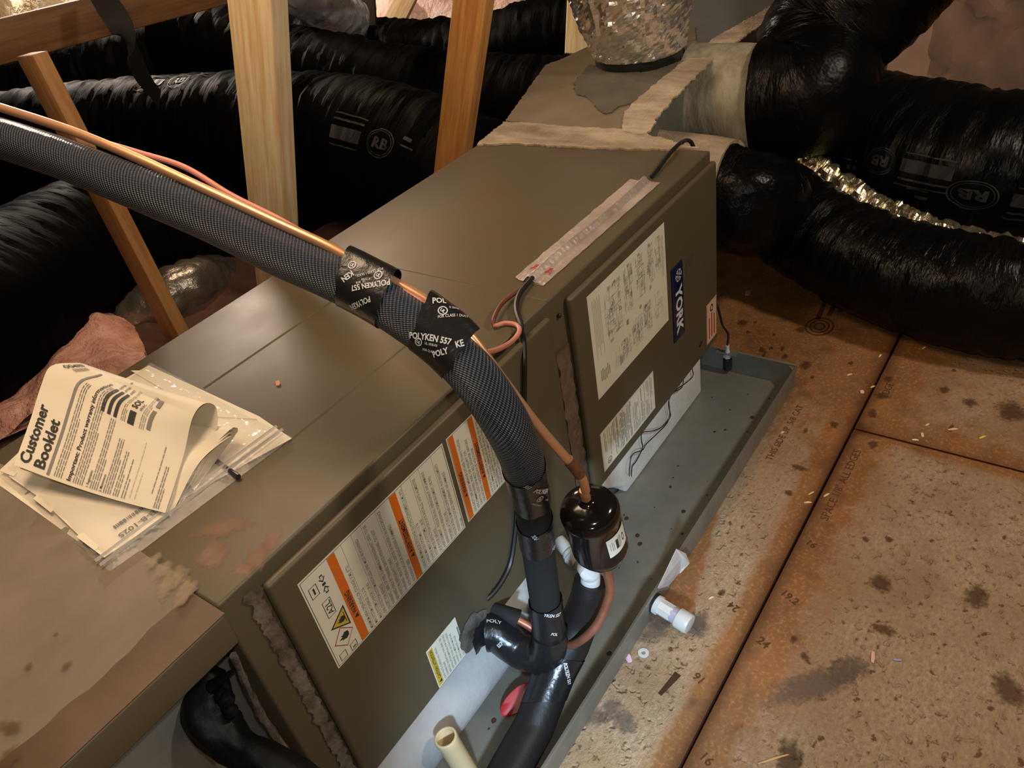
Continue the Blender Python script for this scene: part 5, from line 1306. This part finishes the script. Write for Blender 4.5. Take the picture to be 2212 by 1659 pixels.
# pages under the front sheet: a second curl and the thickness of the stack
def under(k, dz, sh):
    mb = MB(); A = Tube([L0+Vector((.004,.004,-.006-dz)), L1+Vector((0,0,-.02-dz)), L4+Vector((.01,0,-.05)), L5+Vector((.0,-.02,-.02))], step=.006)
    B = Tube([R0+Vector((.004,.002,-.004-dz)), onz(430,1000,zb+.022+sh), onz(500,925+8*k,zb+.034-sh), onz(514-6*k,930+10*k,zb+.028-sh), onz(500-8*k,950+10*k,zb+.014), onz(420,1060,zb+.009)], step=.004)
    mb.grid(lambda u, v: A.frame(v*A.L)[0].lerp(B.frame(v*B.L)[0], u), 14, 40)
    return mb.build('inner_page', M_paperw, bk, angle=180)
under(0, .002, .0); under(1, .004, .004); under(2, .006, .007)
mb = MB(); e0, e1 = onz(357,1106,zb+.010), onz(385,1092,zb+.008)
for k in range(5):
    a = onz(358+7*k, 1109-3*k, zb+.011-.0015*k); b = onz(400+18*k, 1000-12*k, zb+.022-.001*k); mb.slab([a, a+Vector((.003,.0012,0)), b+Vector((.003,.0012,0)), b], .0007)
mb.build('page_edges', M_paperw, bk, smooth=False)

# leaf-like orange chip on the cabinet top, scraps on the floor
def chip(name, label, pt_, L_, w_, ang, m, cat='chip', group=None, h=.0015):
    c = Vector(pt_); d = Vector((math.cos(ang), math.sin(ang), 0)); s = Vector((-d.y, d.x, 0)); mb = MB()
    pts = [c-d*L_/2-s*w_*.35, c-d*L_*.1-s*w_/2, c+d*L_/2-s*w_*.3, c+d*L_*.45+s*w_*.35, c+d*L_*.05+s*w_/2+Vector((0,0,h)), c-d*L_*.45+s*w_*.3]
    mb.slab(pts, h); o = mb.build(name, m, None, smooth=False); tag(o, label, cat, group); return o
chip('paint_chip', 'tiny orange chip lying on the cabinet top', onz(600, 829, ZT+.0003), .013, .007, .9, mat('orange_chip', lin((214, 130, 96)), .6))
chips = [((2122,945), .016, .004, -.65, 'bright yellow wood sliver near the right edge of the floor', lin((240, 220, 90))), ((2058,928), .020, .005, -1.0, 'curved pale wood sliver left of the yellow one', None), ((1992,940), .014, .006, .3, 'pale folded wood chip above the cross joint', None),
         ((1977,951), .013, .004, -1.3, 'thin white sliver lying on the cross joint', lin((240, 232, 220))), ((2003,918), .011, .004, -.5, 'short pale chip above the folded chip', None), ((1996,752), .011, .004, -.5, 'pale chip highest on the floor near the ducts', None),
         ((1901,769), .012, .004, -.2, 'pale chip left of the long board joint near the ducts', None), ((1862,847), .012, .009, .3, 'white crumb beside the long board joint', lin((226, 200, 186))), ((1885,836), .012, .004, -.6, 'small pale splinter next to the white crumb', None),
         ((1835,810), .014, .004, -.7, 'pale chip between the pan corner and the joint', None), ((1785,1070), .014, .004, -.5, 'pale splinter on the long joint below the cross joint', None), ((1752,1066), .015, .003, -.5, 'thin pale splinter left of the long joint', None),
         ((1745,1086), .015, .004, -1.1, 'slanted pale splinter left of the long joint, lowest of three', None), ((1690,935), .009, .004, -.5, 'pale chip by the printed edge legend', None), ((1885,1420), .022, .006, .2, 'curved pinkish shaving on the worn board', lin((232, 190, 176))),
         ((1938,1426), .012, .004, -1.2, 'short bluish sliver beside the pinkish shaving', lin((176, 170, 214))), ((1536,1292), .011, .003, -.6, 'short pale sliver above the drain fitting', None), ((1670,1640), .050, .003, -.75, 'long thin pale splinter at the bottom of the frame', lin((214, 170, 110)))]
for k, ((x, y), L_, w_, an, lb, cl) in enumerate(chips):
    chip('wood_chip', lb, onz(x, y, .0004), L_, w_, an, M_chip if cl is None else mat('chip_%d' % k, cl, .7), 'chip', 'wood chips on the floor')
wsh = MB(); cW = onz(1390, 1411, .0005); n = 22; vs = []
for z, rr in ((0, .0092), (.0018, .0092), (.0018, .0036), (0, .0036)):
    for j in range(n): vs.append((cW.x + rr*math.cos(2*PI*j/n), cW.y + rr*math.sin(2*PI*j/n), .0004+z))
wsh.add(vs, [(i*n+j, i*n+(j+1) % n, ((i+1) % 4)*n+(j+1) % n, ((i+1) % 4)*n+j) for i in range(4) for j in range(n)])
o = wsh.build('washer', M_white, None); tag(o, 'small white washer on the floor below the drain fitting', 'washer')
chip('foam_crumb', 'pink crumb on the floor beside the pan rim, left of the washer', onz(1355, 1420, .0004), .022, .010, .9, mat('pink_crumb', lin((226, 190, 206)), .9), 'crumb', h=.004)
chip('plaster_crumb', 'pale crumb on the dark floor behind the pan', onz(1615, 634, .0004), .022, .016, .2, mat('tan_crumb', lin((196, 160, 120)), .9), 'crumb', h=.004)
